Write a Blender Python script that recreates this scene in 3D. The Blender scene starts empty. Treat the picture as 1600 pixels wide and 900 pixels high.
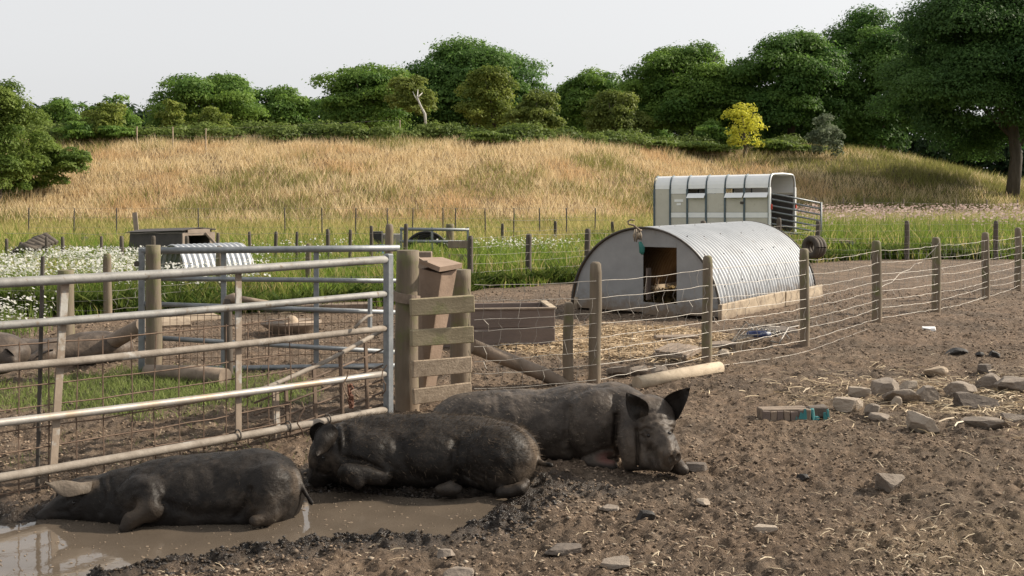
import bpy, math, random
import numpy as np
from mathutils import Vector, Matrix
rng = np.random.default_rng(7); random.seed(7)
SC = bpy.context.scene; COL = SC.collection

# ------------------------------------------------------------------ camera, sky, sun, exposure
F = 1716.0; CH = 1.7                      # focal length in photo pixels (1600 wide), eye height in m
cam_d = bpy.data.cameras.new('camera'); cam = bpy.data.objects.new('camera', cam_d); COL.objects.link(cam)
cam.location = (0, 0, CH); cam.rotation_euler = (math.pi/2, 0, 0)
cam_d.sensor_width = 36; cam_d.lens = 36*F/1600; cam_d.shift_y = -150/1600
cam_d.clip_start = .1; cam_d.clip_end = 1500
SC.camera = cam
SUN_AZ, SUN_EL = math.radians(73), math.radians(33)   # azimuth clockwise from the view direction (+Y)
sun_dir = Vector((math.sin(SUN_AZ)*math.cos(SUN_EL), math.cos(SUN_AZ)*math.cos(SUN_EL), math.sin(SUN_EL)))
W = bpy.data.worlds.new('World'); SC.world = W; W.use_nodes = True
nt = W.node_tree; bg = nt.nodes['Background']
sky = nt.nodes.new('ShaderNodeTexSky'); sky.sky_type = 'NISHITA'; sky.sun_disc = False
sky.sun_elevation = SUN_EL; sky.sun_rotation = SUN_AZ; sky.dust_density = 3; sky.air_density = 1.0; sky.ozone_density = 1.0
hs = nt.nodes.new('ShaderNodeHueSaturation'); hs.inputs['Saturation'].default_value = .12
nt.links.new(sky.outputs[0], hs.inputs['Color'])
mx = nt.nodes.new('ShaderNodeMix'); mx.data_type = 'RGBA'; mx.inputs['Factor'].default_value = .52   # high thin cloud over the whole sky
nt.links.new(hs.outputs[0], mx.inputs['A']); mx.inputs['B'].default_value = (9.3, 9.35, 9.45, 1)
nt.links.new(mx.outputs['Result'], bg.inputs['Color'])
bg.inputs['Strength'].default_value = .086
sl = bpy.data.lights.new('sun', 'SUN'); sun = bpy.data.objects.new('sun', sl); COL.objects.link(sun)
sl.energy = 5.0; sl.angle = math.radians(1.2); sl.color = (1, .89, .74)
sun.rotation_euler = (-sun_dir).to_track_quat('-Z', 'Y').to_euler(); sun.location = (30, 20, 40)
vs = SC.view_settings; vs.view_transform = 'Standard'; vs.look = 'None'; vs.exposure = 0.5; vs.gamma = 1

# ------------------------------------------------------------------ helpers
def G(px, py, z=0.0):
    """ground point (height z) seen at a photo pixel"""
    Y = F*(CH-z)/(py-300.0); return Vector(((px-800)*Y/F, Y, z))
def P(px, py, Y):
    return Vector(((px-800)*Y/F, Y, CH-(py-300)*Y/F))
def hsh(ix, iy, iz):
    h = (ix.astype(np.int64)*374761393 + iy.astype(np.int64)*668265263 + iz.astype(np.int64)*2147483647) & 0xffffffff
    h = ((h ^ (h >> 13))*1274126177) & 0xffffffff
    return ((h ^ (h >> 16)) & 0xffff)/65535.0
def vn(x, y, z=None):
    x = np.asarray(x, dtype=np.float64); y = np.asarray(y, dtype=np.float64)
    z = np.zeros_like(x) if z is None else np.asarray(z, dtype=np.float64)
    ix, iy, iz = np.floor(x), np.floor(y), np.floor(z); fx, fy, fz = x-ix, y-iy, z-iz
    fx = fx*fx*(3-2*fx); fy = fy*fy*(3-2*fy); fz = fz*fz*(3-2*fz); r = 0
    for a in (0, 1):
        for b in (0, 1):
            for c in ((0, 1) if np.any(fz) else (0,)):
                r = r + hsh(ix+a, iy+b, iz+c)*(fx if a else 1-fx)*(fy if b else 1-fy)*(fz if c else 1-fz)
    return r
def fbm(x, y, z=None, oct=4):
    s = 0; a = .5
    for o in range(oct):
        k = 2.03**o
        s = s + a*vn(x*k+17.3*o, y*k-9.1*o, None if z is None else z*k+3.7*o); a *= .5
    return s/(1-.5**oct)
def sstep(a, b, x):
    t = np.clip((x-a)/(b-a), 0, 1); return t*t*(3-2*t)

ROOT = {}
def setp(o, label=None, cat=None, group=None, kind=None):
    if label: o['label'] = label
    if cat: o['category'] = cat
    if group: o['group'] = group
    if kind: o['kind'] = kind
    return o
def thing(name, loc, label, cat, group=None):
    o = bpy.data.objects.new(name, None); COL.objects.link(o); o.location = loc; o.empty_display_size = .1
    ROOT[o.name] = Vector(loc); return setp(o, label, cat, group)
def link(name, me, parent=None, loc=None):
    o = bpy.data.objects.new(name, me); COL.objects.link(o)
    if parent is not None:
        o.parent = parent; ROOT[o.name] = ROOT[parent.name]
    else:
        o.location = loc if loc is not None else (0, 0, 0); ROOT[o.name] = Vector(o.location)
    return o
def npmesh(name, V, Fc, m, parent=None, loc=None, col=None, smooth=False, attrs=None):
    V = np.asarray(V, dtype=np.float32).reshape(-1, 3)
    off = ROOT[parent.name] if parent is not None else (Vector(loc) if loc is not None else Vector((0, 0, 0)))
    V = V - np.array(off, dtype=np.float32)
    Fc = np.asarray(Fc, dtype=np.int32); k = Fc.shape[1]
    me = bpy.data.meshes.new(name); me.vertices.add(len(V)); me.vertices.foreach_set('co', V.ravel())
    me.loops.add(Fc.size); me.loops.foreach_set('vertex_index', Fc.ravel())
    me.polygons.add(len(Fc)); me.polygons.foreach_set('loop_start', np.arange(0, Fc.size, k, dtype=np.int32))
    if smooth: me.polygons.foreach_set('use_smooth', np.ones(len(Fc), dtype=bool))
    me.update(calc_edges=True); me.validate()
    if col is not None:
        a = me.color_attributes.new('col', 'FLOAT_COLOR', 'POINT')
        c = np.ones((len(V), 4), dtype=np.float32); c[:, :3] = col; a.data.foreach_set('color', c.ravel())
    for n, v in (attrs or {}).items():
        a = me.attributes.new(n, 'FLOAT', 'POINT'); a.data.foreach_set('value', np.asarray(v, dtype=np.float32).ravel())
    if m: me.materials.append(m)
    return link(name, me, parent, loc)

class MB:
    """collects simple shapes into one mesh"""
    def __init__(s): s.v = []; s.f = []
    def add(s, vs, fs):
        n = len(s.v); s.v += [tuple(p) for p in vs]; s.f += [tuple(i+n for i in f) for f in fs]; return s
    def box(s, c, size, ax=None, ch=.0, jit=0):
        """box centre c, full size, axes = 3 unit vectors; slightly chamfered ends via jitter"""
        c = Vector(c); X, Y, Z = ax or (Vector((1, 0, 0)), Vector((0, 1, 0)), Vector((0, 0, 1)))
        if ch <= 0:
            vs = []
            for k in (-.5, .5):
                for j in (-.5, .5):
                    for i in (-.5, .5):
                        vs.append(c+X*size[0]*i+Y*size[1]*j+Z*size[2]*k+Vector([random.uniform(-jit, jit) for _ in range(3)]))
            return s.add(vs, [(0, 2, 3, 1), (4, 5, 7, 6), (0, 1, 5, 4), (2, 6, 7, 3), (0, 4, 6, 2), (1, 3, 7, 5)])
        sx, sy, sz = [x/2 for x in size]; pts = []; idx = {}
        for i in (-1, 1):
            for j in (-1, 1):
                for k in (-1, 1):
                    jv = Vector([random.uniform(-jit, jit) for _ in range(3)])
                    for a in range(3):
                        d = [i*(sx-ch), j*(sy-ch), k*(sz-ch)]; d[a] = (i*sx, j*sy, k*sz)[a]
                        idx[(i, j, k, a)] = len(pts); pts.append(c+X*d[0]+Y*d[1]+Z*d[2]+jv)
        f = []
        q = lambda *t: f.append(tuple(idx[x] for x in t))
        for e in (-1, 1):
            q((e, -1, -1, 0), (e, 1, -1, 0), (e, 1, 1, 0), (e, -1, 1, 0))
            q((-1, e, -1, 1), (1, e, -1, 1), (1, e, 1, 1), (-1, e, 1, 1))
            q((-1, -1, e, 2), (1, -1, e, 2), (1, 1, e, 2), (-1, 1, e, 2))
        for i in (-1, 1):
            for j in (-1, 1):
                q((i, j, -1, 0), (i, j, 1, 0), (i, j, 1, 1), (i, j, -1, 1))
                q((i, -1, j, 0), (i, 1, j, 0), (i, 1, j, 2), (i, -1, j, 2))
                q((-1, i, j, 1), (1, i, j, 1), (1, i, j, 2), (-1, i, j, 2))
                for k in (-1, 1): q((i, j, k, 0), (i, j, k, 1), (i, j, k, 2))
        return s.add(pts, f)
    def tube(s, pts, r, n=8, cap=True, flat=1.0):
        pts = [Vector(p) for p in pts]; rs = r if isinstance(r, (list, tuple)) else [r]*len(pts)
        V0 = []; prev = None
        for i, p in enumerate(pts):
            d = (pts[min(i+1, len(pts)-1)]-pts[max(i-1, 0)])
            d = d.normalized() if d.length > 1e-9 else Vector((0, 0, 1))
            if prev is None:
                a = d.cross(Vector((0, 0, 1)))
                if a.length < .05: a = d.cross(Vector((0, 1, 0)))
            else: a = prev-d*prev.dot(d)
            a.normalize(); prev = a; b = d.cross(a)
            for k in range(n):
                t = 2*math.pi*k/n; V0.append(p+(a*math.cos(t)+b*math.sin(t)*flat)*rs[i])
        fs = []
        for i in range(len(pts)-1):
            for k in range(n):
                fs.append((i*n+k, i*n+(k+1) % n, (i+1)*n+(k+1) % n, (i+1)*n+k))
        if cap: fs += [tuple(range(n-1, -1, -1)), tuple((len(pts)-1)*n+k for k in range(n))]
        return s.add(V0, fs)
    def build(s, name, m, parent=None, loc=None, smooth=False, kind=None):
        off = ROOT[parent.name] if parent is not None else (Vector(loc) if loc is not None else Vector((0, 0, 0)))
        me = bpy.data.meshes.new(name); me.from_pydata([tuple(Vector(p)-off) for p in s.v], [], s.f)
        import bmesh
        b = bmesh.new(); b.from_mesh(me); bmesh.ops.recalc_face_normals(b, faces=b.faces); b.to_mesh(me); b.free()
        if smooth:
            for p in me.polygons: p.use_smooth = len(p.vertices) == 4
        me.materials.append(m); o = link(name, me, parent, loc)
        if kind: o['kind'] = kind
        return o

def nmat(name):
    m = bpy.data.materials.new(name); m.use_nodes = True; t = m.node_tree
    return m, t, t.nodes['Principled BSDF']
def nd(t, ty, **kw):
    n = t.nodes.new(ty)
    for k, v in kw.items():
        if k in n.inputs: n.inputs[k].default_value = v
        else: setattr(n, k, v)
    return n
def mixc(t, fac, a, b, blend='MIX'):
    n = t.nodes.new('ShaderNodeMix'); n.data_type = 'RGBA'; n.blend_type = blend
    for s, v in (('Factor', fac), ('A', a), ('B', b)):
        if hasattr(v, 'links') or hasattr(v, 'is_linked'): t.links.new(v, n.inputs[s])
        else: n.inputs[s].default_value = (v if s == 'Factor' else (*v, 1))
    return n.outputs['Result']
def ramp(t, src, p0, p1, v0=0.0, v1=1.0):
    n = t.nodes.new('ShaderNodeMapRange'); n.inputs['From Min'].default_value = p0; n.inputs['From Max'].default_value = p1
    n.inputs['To Min'].default_value = v0; n.inputs['To Max'].default_value = v1; t.links.new(src, n.inputs['Value']); return n.outputs[0]
def mat(name, c1, c2, scale=6, rough=.8, bump=.3, bscale=50, metallic=0, stretch=(1, 1, 1), c3=None, c3at=(.55, .7), c3scale=3, spec=.4, bdist=.01, mudz=None):
    m, t, bs = nmat(name); tc = nd(t, 'ShaderNodeTexCoord'); mp = nd(t, 'ShaderNodeMapping'); mp.inputs['Scale'].default_value = stretch
    t.links.new(tc.outputs['Object'], mp.inputs[0])
    def noise(s, d=5, r=.6):
        n = nd(t, 'ShaderNodeTexNoise', Scale=s, Detail=d, Roughness=r); t.links.new(mp.outputs[0], n.inputs['Vector']); return n.outputs['Fac']
    c = mixc(t, ramp(t, noise(scale), .3, .7), c1, c2)
    if c3:
        n3 = nd(t, 'ShaderNodeTexNoise', Scale=c3scale, Detail=6, Roughness=.65); t.links.new(tc.outputs['Object'], n3.inputs['Vector'])
        c = mixc(t, ramp(t, n3.outputs['Fac'], *c3at), c, c3)
    if mudz:      # dried mud splashed up from the ground
        sx = nd(t, 'ShaderNodeSeparateXYZ'); t.links.new(tc.outputs['Object'], sx.inputs[0]); nz = nd(t, 'ShaderNodeTexNoise', Scale=9, Detail=6, Roughness=.7); t.links.new(tc.outputs['Object'], nz.inputs['Vector'])
        ma = nd(t, 'ShaderNodeMath', operation='MULTIPLY_ADD'); t.links.new(nz.outputs['Fac'], ma.inputs[0]); ma.inputs[1].default_value = -1.6*mudz; t.links.new(sx.outputs['Z'], ma.inputs[2])
        c = mixc(t, ramp(t, ma.outputs[0], -.15*mudz, -.75*mudz), c, (.2, .15, .105))
    t.links.new(c, bs.inputs['Base Color']); bs.inputs['Roughness'].default_value = rough; bs.inputs['Metallic'].default_value = metallic
    bs.inputs['Specular IOR Level'].default_value = spec
    if bump:
        bp = nd(t, 'ShaderNodeBump', Strength=bump, Distance=bdist); t.links.new(noise(bscale, 6, .7), bp.inputs['Height']); t.links.new(bp.outputs[0], bs.inputs['Normal'])
    return m
def leafmat(name, trans=.35, rough=.6, spec=.25, gain=1.0):
    m, t, bs = nmat(name); a = nd(t, 'ShaderNodeAttribute'); a.attribute_name = 'col'
    t.links.new(a.outputs['Color'], bs.inputs['Base Color']); bs.inputs['Roughness'].default_value = rough; bs.inputs['Specular IOR Level'].default_value = spec
    tr = nd(t, 'ShaderNodeBsdfTranslucent'); t.links.new(a.outputs['Color'], tr.inputs['Color'])
    mxs = nd(t, 'ShaderNodeMixShader', Fac=trans); out = t.nodes['Material Output']
    t.links.new(bs.outputs[0], mxs.inputs[1]); t.links.new(tr.outputs[0], mxs.inputs[2]); t.links.new(mxs.outputs[0], out.inputs['Surface'])
    return m

# ------------------------------------------------------------------ materials
M = {}
M['post'] = mat('weathered_post', (.1, .08, .055), (.2, .16, .115), scale=9, stretch=(1, 1, .12), bump=.6, bscale=30, c3=(.12, .13, .045), c3at=(.5, .68), c3scale=4, mudz=.45)
M['post_dark'] = mat('dark_post', (.05, .042, .035), (.11, .09, .07), scale=9, stretch=(1, 1, .12), bump=.5, bscale=30)
M['mossy'] = mat('mossy_board', (.19, .155, .095), (.31, .26, .17), scale=6, stretch=(.4, 1, 1), bump=.7, bscale=45, c3=(.15, .165, .05), c3at=(.5, .72), c3scale=5)
M['muddy_board'] = mat('muddy_board', (.25, .19, .13), (.42, .33, .24), scale=14, bump=.8, bscale=60)
M['old_wood'] = mat('old_wood', (.15, .115, .085), (.27, .21, .16), scale=7, stretch=(1, 1, .3), bump=.5, bscale=40, c3=(.1, .075, .055), c3at=(.55, .75))
M['chute_wood'] = mat('chute_ply', (.24, .17, .12), (.33, .24, .18), scale=5, bump=.4, bscale=50, c3=(.13, .09, .07), c3at=(.56, .75))
M['trough_wood'] = mat('trough_wood', (.13, .1, .085), (.2, .155, .13), scale=5, stretch=(.3, 1, 1), bump=.4, bscale=40)
M['log'] = mat('pale_log', (.3, .24, .17), (.46, .38, .28), scale=10, bump=.6, bscale=60, c3=(.12, .09, .07), c3at=(.6, .75), c3scale=14)
M['pale_wood'] = mat('pale_plank', (.3, .235, .165), (.46, .375, .27), scale=8, bump=.5, bscale=50, c3=(.2, .155, .11), c3at=(.5, .66), c3scale=5, mudz=.14)
M['galv'] = mat('galvanised', (.18, .195, .205), (.28, .295, .305), scale=14, rough=.55, bump=.12, bscale=80, metallic=.55, c3=(.24, .23, .2), c3at=(.6, .75), c3scale=9)
M['galv_white'] = mat('dusty_galvanised', (.18, .175, .165), (.29, .285, .27), scale=10, rough=.65, bump=.15, bscale=70, metallic=.25, c3=(.16, .13, .1), c3at=(.58, .68), c3scale=22)
M['galv_mud'] = mat('mud_splashed_rail', (.18, .15, .12), (.29, .255, .215), scale=12, rough=.75, bump=.35, bscale=60, metallic=.1, c3=(.47, .47, .45), c3at=(.6, .68), c3scale=2.2)
M['galv_shiny'] = mat('rubbed_rail', (.26, .235, .205), (.42, .4, .375), scale=4, rough=.5, bump=.1, bscale=60, metallic=.35, c3=(.33, .26, .19), c3at=(.52, .65), c3scale=3)
M['flat_bar'] = mat('muddy_flat_bar', (.2, .155, .115), (.3, .24, .185), scale=8, rough=.75, bump=.2, bscale=60, c3=(.38, .37, .34), c3at=(.55, .64), c3scale=5)
M['rust_wire'] = mat('rusty_wire', (.1, .065, .045), (.2, .14, .1), scale=20, rough=.8, bump=0, metallic=.2)
M['wire'] = mat('bright_wire', (.22, .2, .175), (.33, .31, .28), scale=20, rough=.5, bump=0, metallic=.4)
M['steel_dark'] = mat('dark_steel', (.05, .045, .04), (.11, .095, .08), scale=8, rough=.7, bump=.2, metallic=.3)
M['rusty'] = mat('rusty_steel', (.1, .072, .052), (.19, .135, .1), scale=10, rough=.85, bump=.3, metallic=.1)
M['ark_panel'] = mat('ark_front_sheet', (.255, .258, .258), (.32, .322, .32), scale=4, rough=.6, bump=.08, bscale=25, metallic=.35, c3=(.17, .145, .12), c3at=(.58, .8), c3scale=2.5, mudz=.42)
M['white_paint'] = mat('white_aluminium', (.78, .79, .79), (.85, .85, .84), scale=5, rough=.4, bump=.03, metallic=.15)
M['beige_paint'] = mat('beige_panel', (.5, .475, .4), (.57, .545, .47), scale=3, rough=.5, bump=.05, c3=(.36, .33, .26), c3at=(.6, .8), mudz=1.1)
M['blue_frame'] = mat('blue_grey_frame', (.08, .11, .13), (.12, .155, .175), scale=8, rough=.5, bump=.05, metallic=.4)
M['black'] = mat('black_rubber', (.015, .015, .016), (.035, .033, .032), scale=12, rough=.7, bump=.3)
M['hutdark'] = mat('tarred_board', (.05, .045, .042), (.08, .07, .065), scale=6, rough=.8, bump=.3)
M['hutwood'] = mat('hut_wood', (.24, .19, .15), (.34, .27, .22), scale=6, rough=.85, bump=.3)
M['blue'] = mat('blue_plastic', (.05, .2, .5), (.08, .28, .62), scale=4, rough=.4, bump=0)
M['bluebag'] = mat('blue_sack', (.02, .03, .1), (.05, .08, .2), scale=14, rough=.4, bump=.4, c3=(.4, .42, .45), c3at=(.58, .66), c3scale=14)
M['rag'] = mat('green_rag', (.02, .1, .09), (.03, .16, .13), scale=10, rough=.8, bump=.3)
M['rope'] = mat('old_rope', (.2, .16, .12), (.33, .28, .21), scale=25, rough=.9, bump=.4)
M['stone'] = mat('grey_stone', (.16, .13, .105), (.28, .235, .19), scale=7, rough=.92, bump=.9, bscale=30, c3=(.095, .075, .06), c3at=(.55, .75), c3scale=6)
M['stone_dark'] = mat('dark_stone', (.095, .078, .065), (.17, .14, .115), scale=7, rough=.92, bump=.9, bscale=35)
M['stone_pale'] = mat('pale_stone', (.27, .22, .17), (.38, .32, .255), scale=7, rough=.92, bump=.9, bscale=30, c3=(.15, .115, .088), c3at=(.56, .75), c3scale=7)
M['dung'] = mat('black_dung', (.012, .01, .009), (.035, .03, .025), scale=20, rough=.6, bump=.8, bscale=60)
M['teal'] = mat('teal_paint', (.03, .16, .17), (.06, .24, .24), scale=14, rough=.7, bump=.3, c3=(.12, .1, .08), c3at=(.55, .62), c3scale=22)
M['bark'] = mat('bark', (.05, .04, .03), (.1, .085, .065), scale=9, stretch=(1, 1, .2), bump=.8, bscale=20)
M['birch'] = mat('birch_bark', (.36, .34, .3), (.52, .5, .46), scale=6, bump=.3, c3=(.12, .11, .1), c3at=(.62, .7), c3scale=5)
M['cap'] = mat('cut_wood_end', (.3, .23, .16), (.42, .33, .23), scale=18, bump=.4)
M['red'] = mat('red_lens', (.5, .03, .01), (.6, .06, .02), scale=5, rough=.3, bump=0)
M['concrete'] = mat('concrete', (.25, .235, .215), (.35, .33, .3), scale=7, rough=.9, bump=.4)
M['leaf'] = leafmat('leaves', .48)
M['grass'] = leafmat('grass_blades', .45, .7, .15)
M['straw'] = leafmat('straw_pieces', .15, .55, .4)
M['hair'] = leafmat('bristle_hair', .0, .5, .12)
M['clod'] = leafmat('soil_crumbs', .0, .95, .1)
# ------------------------------------------------------------------ ground
PUD = np.array([tuple(G(x, y, -.04))[:2] for x, y in [(-420, 800), (-150, 818), (30, 818), (90, 806), (180, 796), (300, 786), (440, 780), (475, 773), (540, 768), (610, 775),
        (690, 780), (775, 777), (800, 779), (770, 795), (752, 812), (715, 828), (660, 836), (600, 837), (530, 834), (480, 838), (435, 848), (380, 854), (330, 862), (250, 869), (190, 884), (120, 905), (40, 950), (-200, 1010), (-600, 1010)]])
def pud_sd(x, y):
    """signed distance to the puddle outline, negative inside"""
    x = np.asarray(x, float); y = np.asarray(y, float); d = np.full(x.shape, 1e9); ins = np.zeros(x.shape, bool); n = len(PUD)
    for i in range(n):
        ax, ay = PUD[i]; bx, by = PUD[(i+1) % n]; ex, ey = bx-ax, by-ay
        t = np.clip(((x-ax)*ex+(y-ay)*ey)/(ex*ex+ey*ey+1e-12), 0, 1)
        d = np.minimum(d, np.hypot(x-ax-t*ex, y-ay-t*ey))
        c = ((ay > y) != (by > y)) & (x < (bx-ax)*(y-ay)/(by-ay+1e-12)+ax); ins ^= c
    return np.where(ins, -d, d)
def crest(x): return np.interp(x, [-80, -5, 6, 14, 20, 24, 28, 33, 45], [4.8, 4.8, 4.7, 4.6, 4.55, 4.4, 3.7, 2.3, 1.4])
def hbase(x): return np.interp(x, [-80, -10, 3, 12, 60], [44, 44, 46, 55, 57])
def hill(x, y):
    b = hbase(x); w = np.interp(x, [-80, 3, 12, 60], [21, 21, 19, 19])
    s = np.clip((y-b)/w, 0, 1.0); s = s*s*(3-2*s)*.65+.35*s
    return crest(x)*s + .25*(fbm(x*.25, y*.25)-.5)*sstep(b-6, b+4, y)
def yard_edge(x): return np.interp(x, [-14, -6.5, -3, -1.6, -.5, 1.3, 4, 9, 30], [14.6, 14.8, 15.3, 16.4, 19.2, 20.4, 24, 27.6, 28.5])
def micro(x, y):
    sd = pud_sd(x, y); wet = 1-sstep(.10, .50, sd+.30*(fbm(x*3.1, y*3.1)-.5))
    wet = np.maximum(wet, (1-sstep(0, .5, np.hypot((x+.95)/1.2, (y-6.25)/.42)-1+.5*(fbm(x*4, y*4)-.5)))*.85)
    far = 1-sstep(12, 24, y)
    ridg = 1-np.abs(2*fbm(x*6.5, y*6.5, oct=3)-1)
    h = .05*(fbm(x*.9+5, y*.9)-.5) + .05*(fbm(x*3.3, y*3.3+8)-.5) + (.03*(fbm(x*10, y*10, oct=4)-.5)+.026*np.maximum(fbm(x*17+4, y*17, oct=3)-.55, 0)*2+.02*(vn(x*34, y*34)-.5)+.016*(vn(x*61, y*61)-.5))*far - .02*sstep(.6, .78, fbm(x*5.4+9, y*5.4))*far
    h = h + wet*(.065*(ridg-.72)+.065*(fbm(x*15+3, y*15, oct=4)-.5)+.025*(vn(x*40, y*40)-.5)) - .03*(1-sstep(.0, .55, sd))
    cx_, cy_ = np.floor(x/.27), np.floor(y/.27); o1, o2, o3 = hsh(cx_, cy_, cx_*0+3), hsh(cx_, cy_, cx_*0+5), hsh(cx_, cy_, cx_*0+8)
    dx_ = x-(cx_+.3+.4*o1)*.27; dy_ = y-(cy_+.3+.4*o2)*.27; dd_ = np.hypot(dx_, dy_)/(.032+.022*o3)
    h = h + far*(o3 > .38)*(-.026*np.exp(-dd_**2)+.010*np.exp(-((dd_-1.7)/.55)**2))
    bank = sstep(-.02, .10, sd)
    h = h*(.15+.85*bank) + .012*np.exp(-((sd-.1)/.07)**2)
    h = h - (.04+.07*sstep(0, .25, -sd))*(1-bank)
    return h, wet, sd
def ground_z(x, y):
    x = np.atleast_1d(np.asarray(x, float)); y = np.atleast_1d(np.asarray(y, float))
    h, _, _ = micro(x, y); return h*(1-sstep(24, 30, y)) + hill(x, y)
def gz(x, y): return float(ground_z(x, y)[0])

def ground_material():
    m, t, bs = nmat('farm_soil'); tc = nd(t, 'ShaderNodeTexCoord'); co = tc.outputs['Object']
    def noise(s, d=6, r=.65, off=0):
        n = nd(t, 'ShaderNodeTexNoise', Scale=s, Detail=d, Roughness=r); mp = nd(t, 'ShaderNodeMapping'); mp.inputs['Location'].default_value = (off, off*2, 0)
        t.links.new(co, mp.inputs[0]); t.links.new(mp.outputs[0], n.inputs['Vector']); return n.outputs['Fac']
    def att(n):
        a = nd(t, 'ShaderNodeAttribute'); a.attribute_name = n; return a.outputs['Fac']
    c = mixc(t, ramp(t, noise(14, 8, .75), .36, .64), (.092, .063, .043), (.305, .216, .147))
    c = mixc(t, ramp(t, noise(.9, 5), .44, .58), c, mixc(t, ramp(t, noise(30, 5, .8), .36, .6), (.06, .044, .031), (.19, .14, .1)))
    c = mixc(t, ramp(t, noise(2.6, 5, .7, 4), .54, .7), c, (.29, .22, .16))
    c = mixc(t, ramp(t, noise(85, 3, .8, 7), .6, .68), c, (.31, .235, .165))
    c = mixc(t, ramp(t, noise(60, 4, .8, 11), .58, .68), c, (.035, .025, .018))
    c = mixc(t, att('pale'), c, mixc(t, ramp(t, noise(26, 6, .8, 2), .38, .6), (.17, .12, .075), (.4, .3, .19)))
    wet = att('wet')
    c = mixc(t, wet, c, mixc(t, ramp(t, noise(9, 6), .38, .62), (.02, .0155, .0125), (.062, .047, .036)))
    c = mixc(t, att('field'), c, mixc(t, ramp(t, noise(1.4, 6), .4, .6), (.03, .045, .014), (.09, .085, .035)))
    c = mixc(t, att('dry'), c, mixc(t, ramp(t, noise(.5, 8, .7), .4, .6), (.15, .1, .05), (.3, .2, .095)))
    t.links.new(c, bs.inputs['Base Color'])
    r = nd(t, 'ShaderNodeMapRange'); r.inputs['To Min'].default_value = .95; r.inputs['To Max'].default_value = .22; t.links.new(wet, r.inputs['Value']); t.links.new(r.outputs[0], bs.inputs['Roughness'])
    bs.inputs['Specular IOR Level'].default_value = .35
    b0 = nd(t, 'ShaderNodeBump', Strength=.8, Distance=.06); t.links.new(noise(13, 6, .7), b0.inputs['Height'])
    b1 = nd(t, 'ShaderNodeBump', Strength=1.0, Distance=.035); t.links.new(noise(38, 8, .8), b1.inputs['Height']); t.links.new(b0.outputs[0], b1.inputs['Normal'])
    b2 = nd(t, 'ShaderNodeBump', Strength=.9, Distance=.009); t.links.new(noise(170, 4, .8), b2.inputs['Height']); t.links.new(b1.outputs[0], b2.inputs['Normal'])
    t.links.new(b2.outputs[0], bs.inputs['Normal']); return m
M['soil'] = ground_material()
def grass_patch(x, y):
    """short green turf inside the pen behind the gate"""
    c = G(215, 622); u = (x+.6*(y-9.3)*0-c.x)/1.25; v = (y-9.4)/.95
    return sstep(.25, -.25, np.hypot(u, v)-1+.9*(fbm(x*2.2, y*2.2)-.5))
def pale_zone(x, y):
    a = sstep(.3, -.3, np.hypot((x-1.15)/1.35, (y-12.5)/1.5)-1+.7*(fbm(x*1.7, y*1.7)-.5))
    b = .4*sstep(.3, -.4, np.hypot((x-3.6)/1.3, (y-9.0)/.9)-1+.9*(fbm(x*2, y*2)-.5))
    c = .5*sstep(.3, -.4, np.hypot((x-2.6)/1.1, (y-5.2)/.6)-1+.9*(fbm(x*2, y*2)-.5))
    d = .12*sstep(.48, .7, fbm(x*.8+3, y*.8))
    return np.clip(np.maximum(np.maximum(a, b), np.maximum(c, d)), 0, 1)
def sheet(name, V, nu, nv, X, Y, sink=None):
    h, wet, sd = micro(X, Y); Z = h*(1-sstep(24, 30, Y)) + hill(X, Y)
    if sink is not None: Z = Z-sink
    ye = yard_edge(X)+1.2*(fbm(X*.8, Y*.8)-.5); field = np.maximum(sstep(-.1, .5, Y-ye), .8*grass_patch(X, Y))
    dry = sstep(-3, 5, Y-hbase(X)+8*(fbm(X*.2, Y*.2)-.5))*(1-.65*sstep(9, 20, X))
    Vv = np.stack([X, Y, Z], -1).reshape(-1, 3)
    i = np.arange(nv-1)[:, None]*nu+np.arange(nu-1)[None, :]; Fq = np.stack([i, i+1, i+nu+1, i+nu], -1).reshape(-1, 4)
    o = npmesh(name, Vv, Fq, M['soil'], smooth=True, attrs={'wet': wet.ravel(), 'pale': (pale_zone(X, Y)*(1-wet)*(1-field)).ravel(), 'field': field.ravel(), 'dry': dry.ravel()})
    o['kind'] = 'structure'; return o
nu, nv = 560, 560
yy = 3.6*np.exp(np.linspace(0, math.log(29/3.6), nv)); uu = np.linspace(-1, 1, nu)
Yg = np.repeat(yy[:, None], nu, 1); Xg = uu[None, :]*(Yg*.56+.9)
edge = np.zeros((nv, nu)); edge[0] = edge[-1] = .3; edge[:, 0] = edge[:, -1] = .3
sheet('muddy_yard', None, nu, nv, Xg, Yg, edge)
nx, ny = 330, 260
xs = np.concatenate([np.linspace(-400, -62, 40), np.linspace(-60, 60, 250), np.linspace(62, 400, 40)])
ys = np.concatenate([np.linspace(-120, 0, 20), np.linspace(1, 100, 200), np.linspace(104, 900, 40)])
Yc = np.repeat(ys[:, None], nx, 1); Xc = np.repeat(xs[None, :], ny, 0)
inside = (np.abs(Xc) < Yc*.56+.5) & (Yc > 4.1) & (Yc < 28.4)
sheet('ground', None, nx, ny, Xc, Yc, inside*.22)

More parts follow.
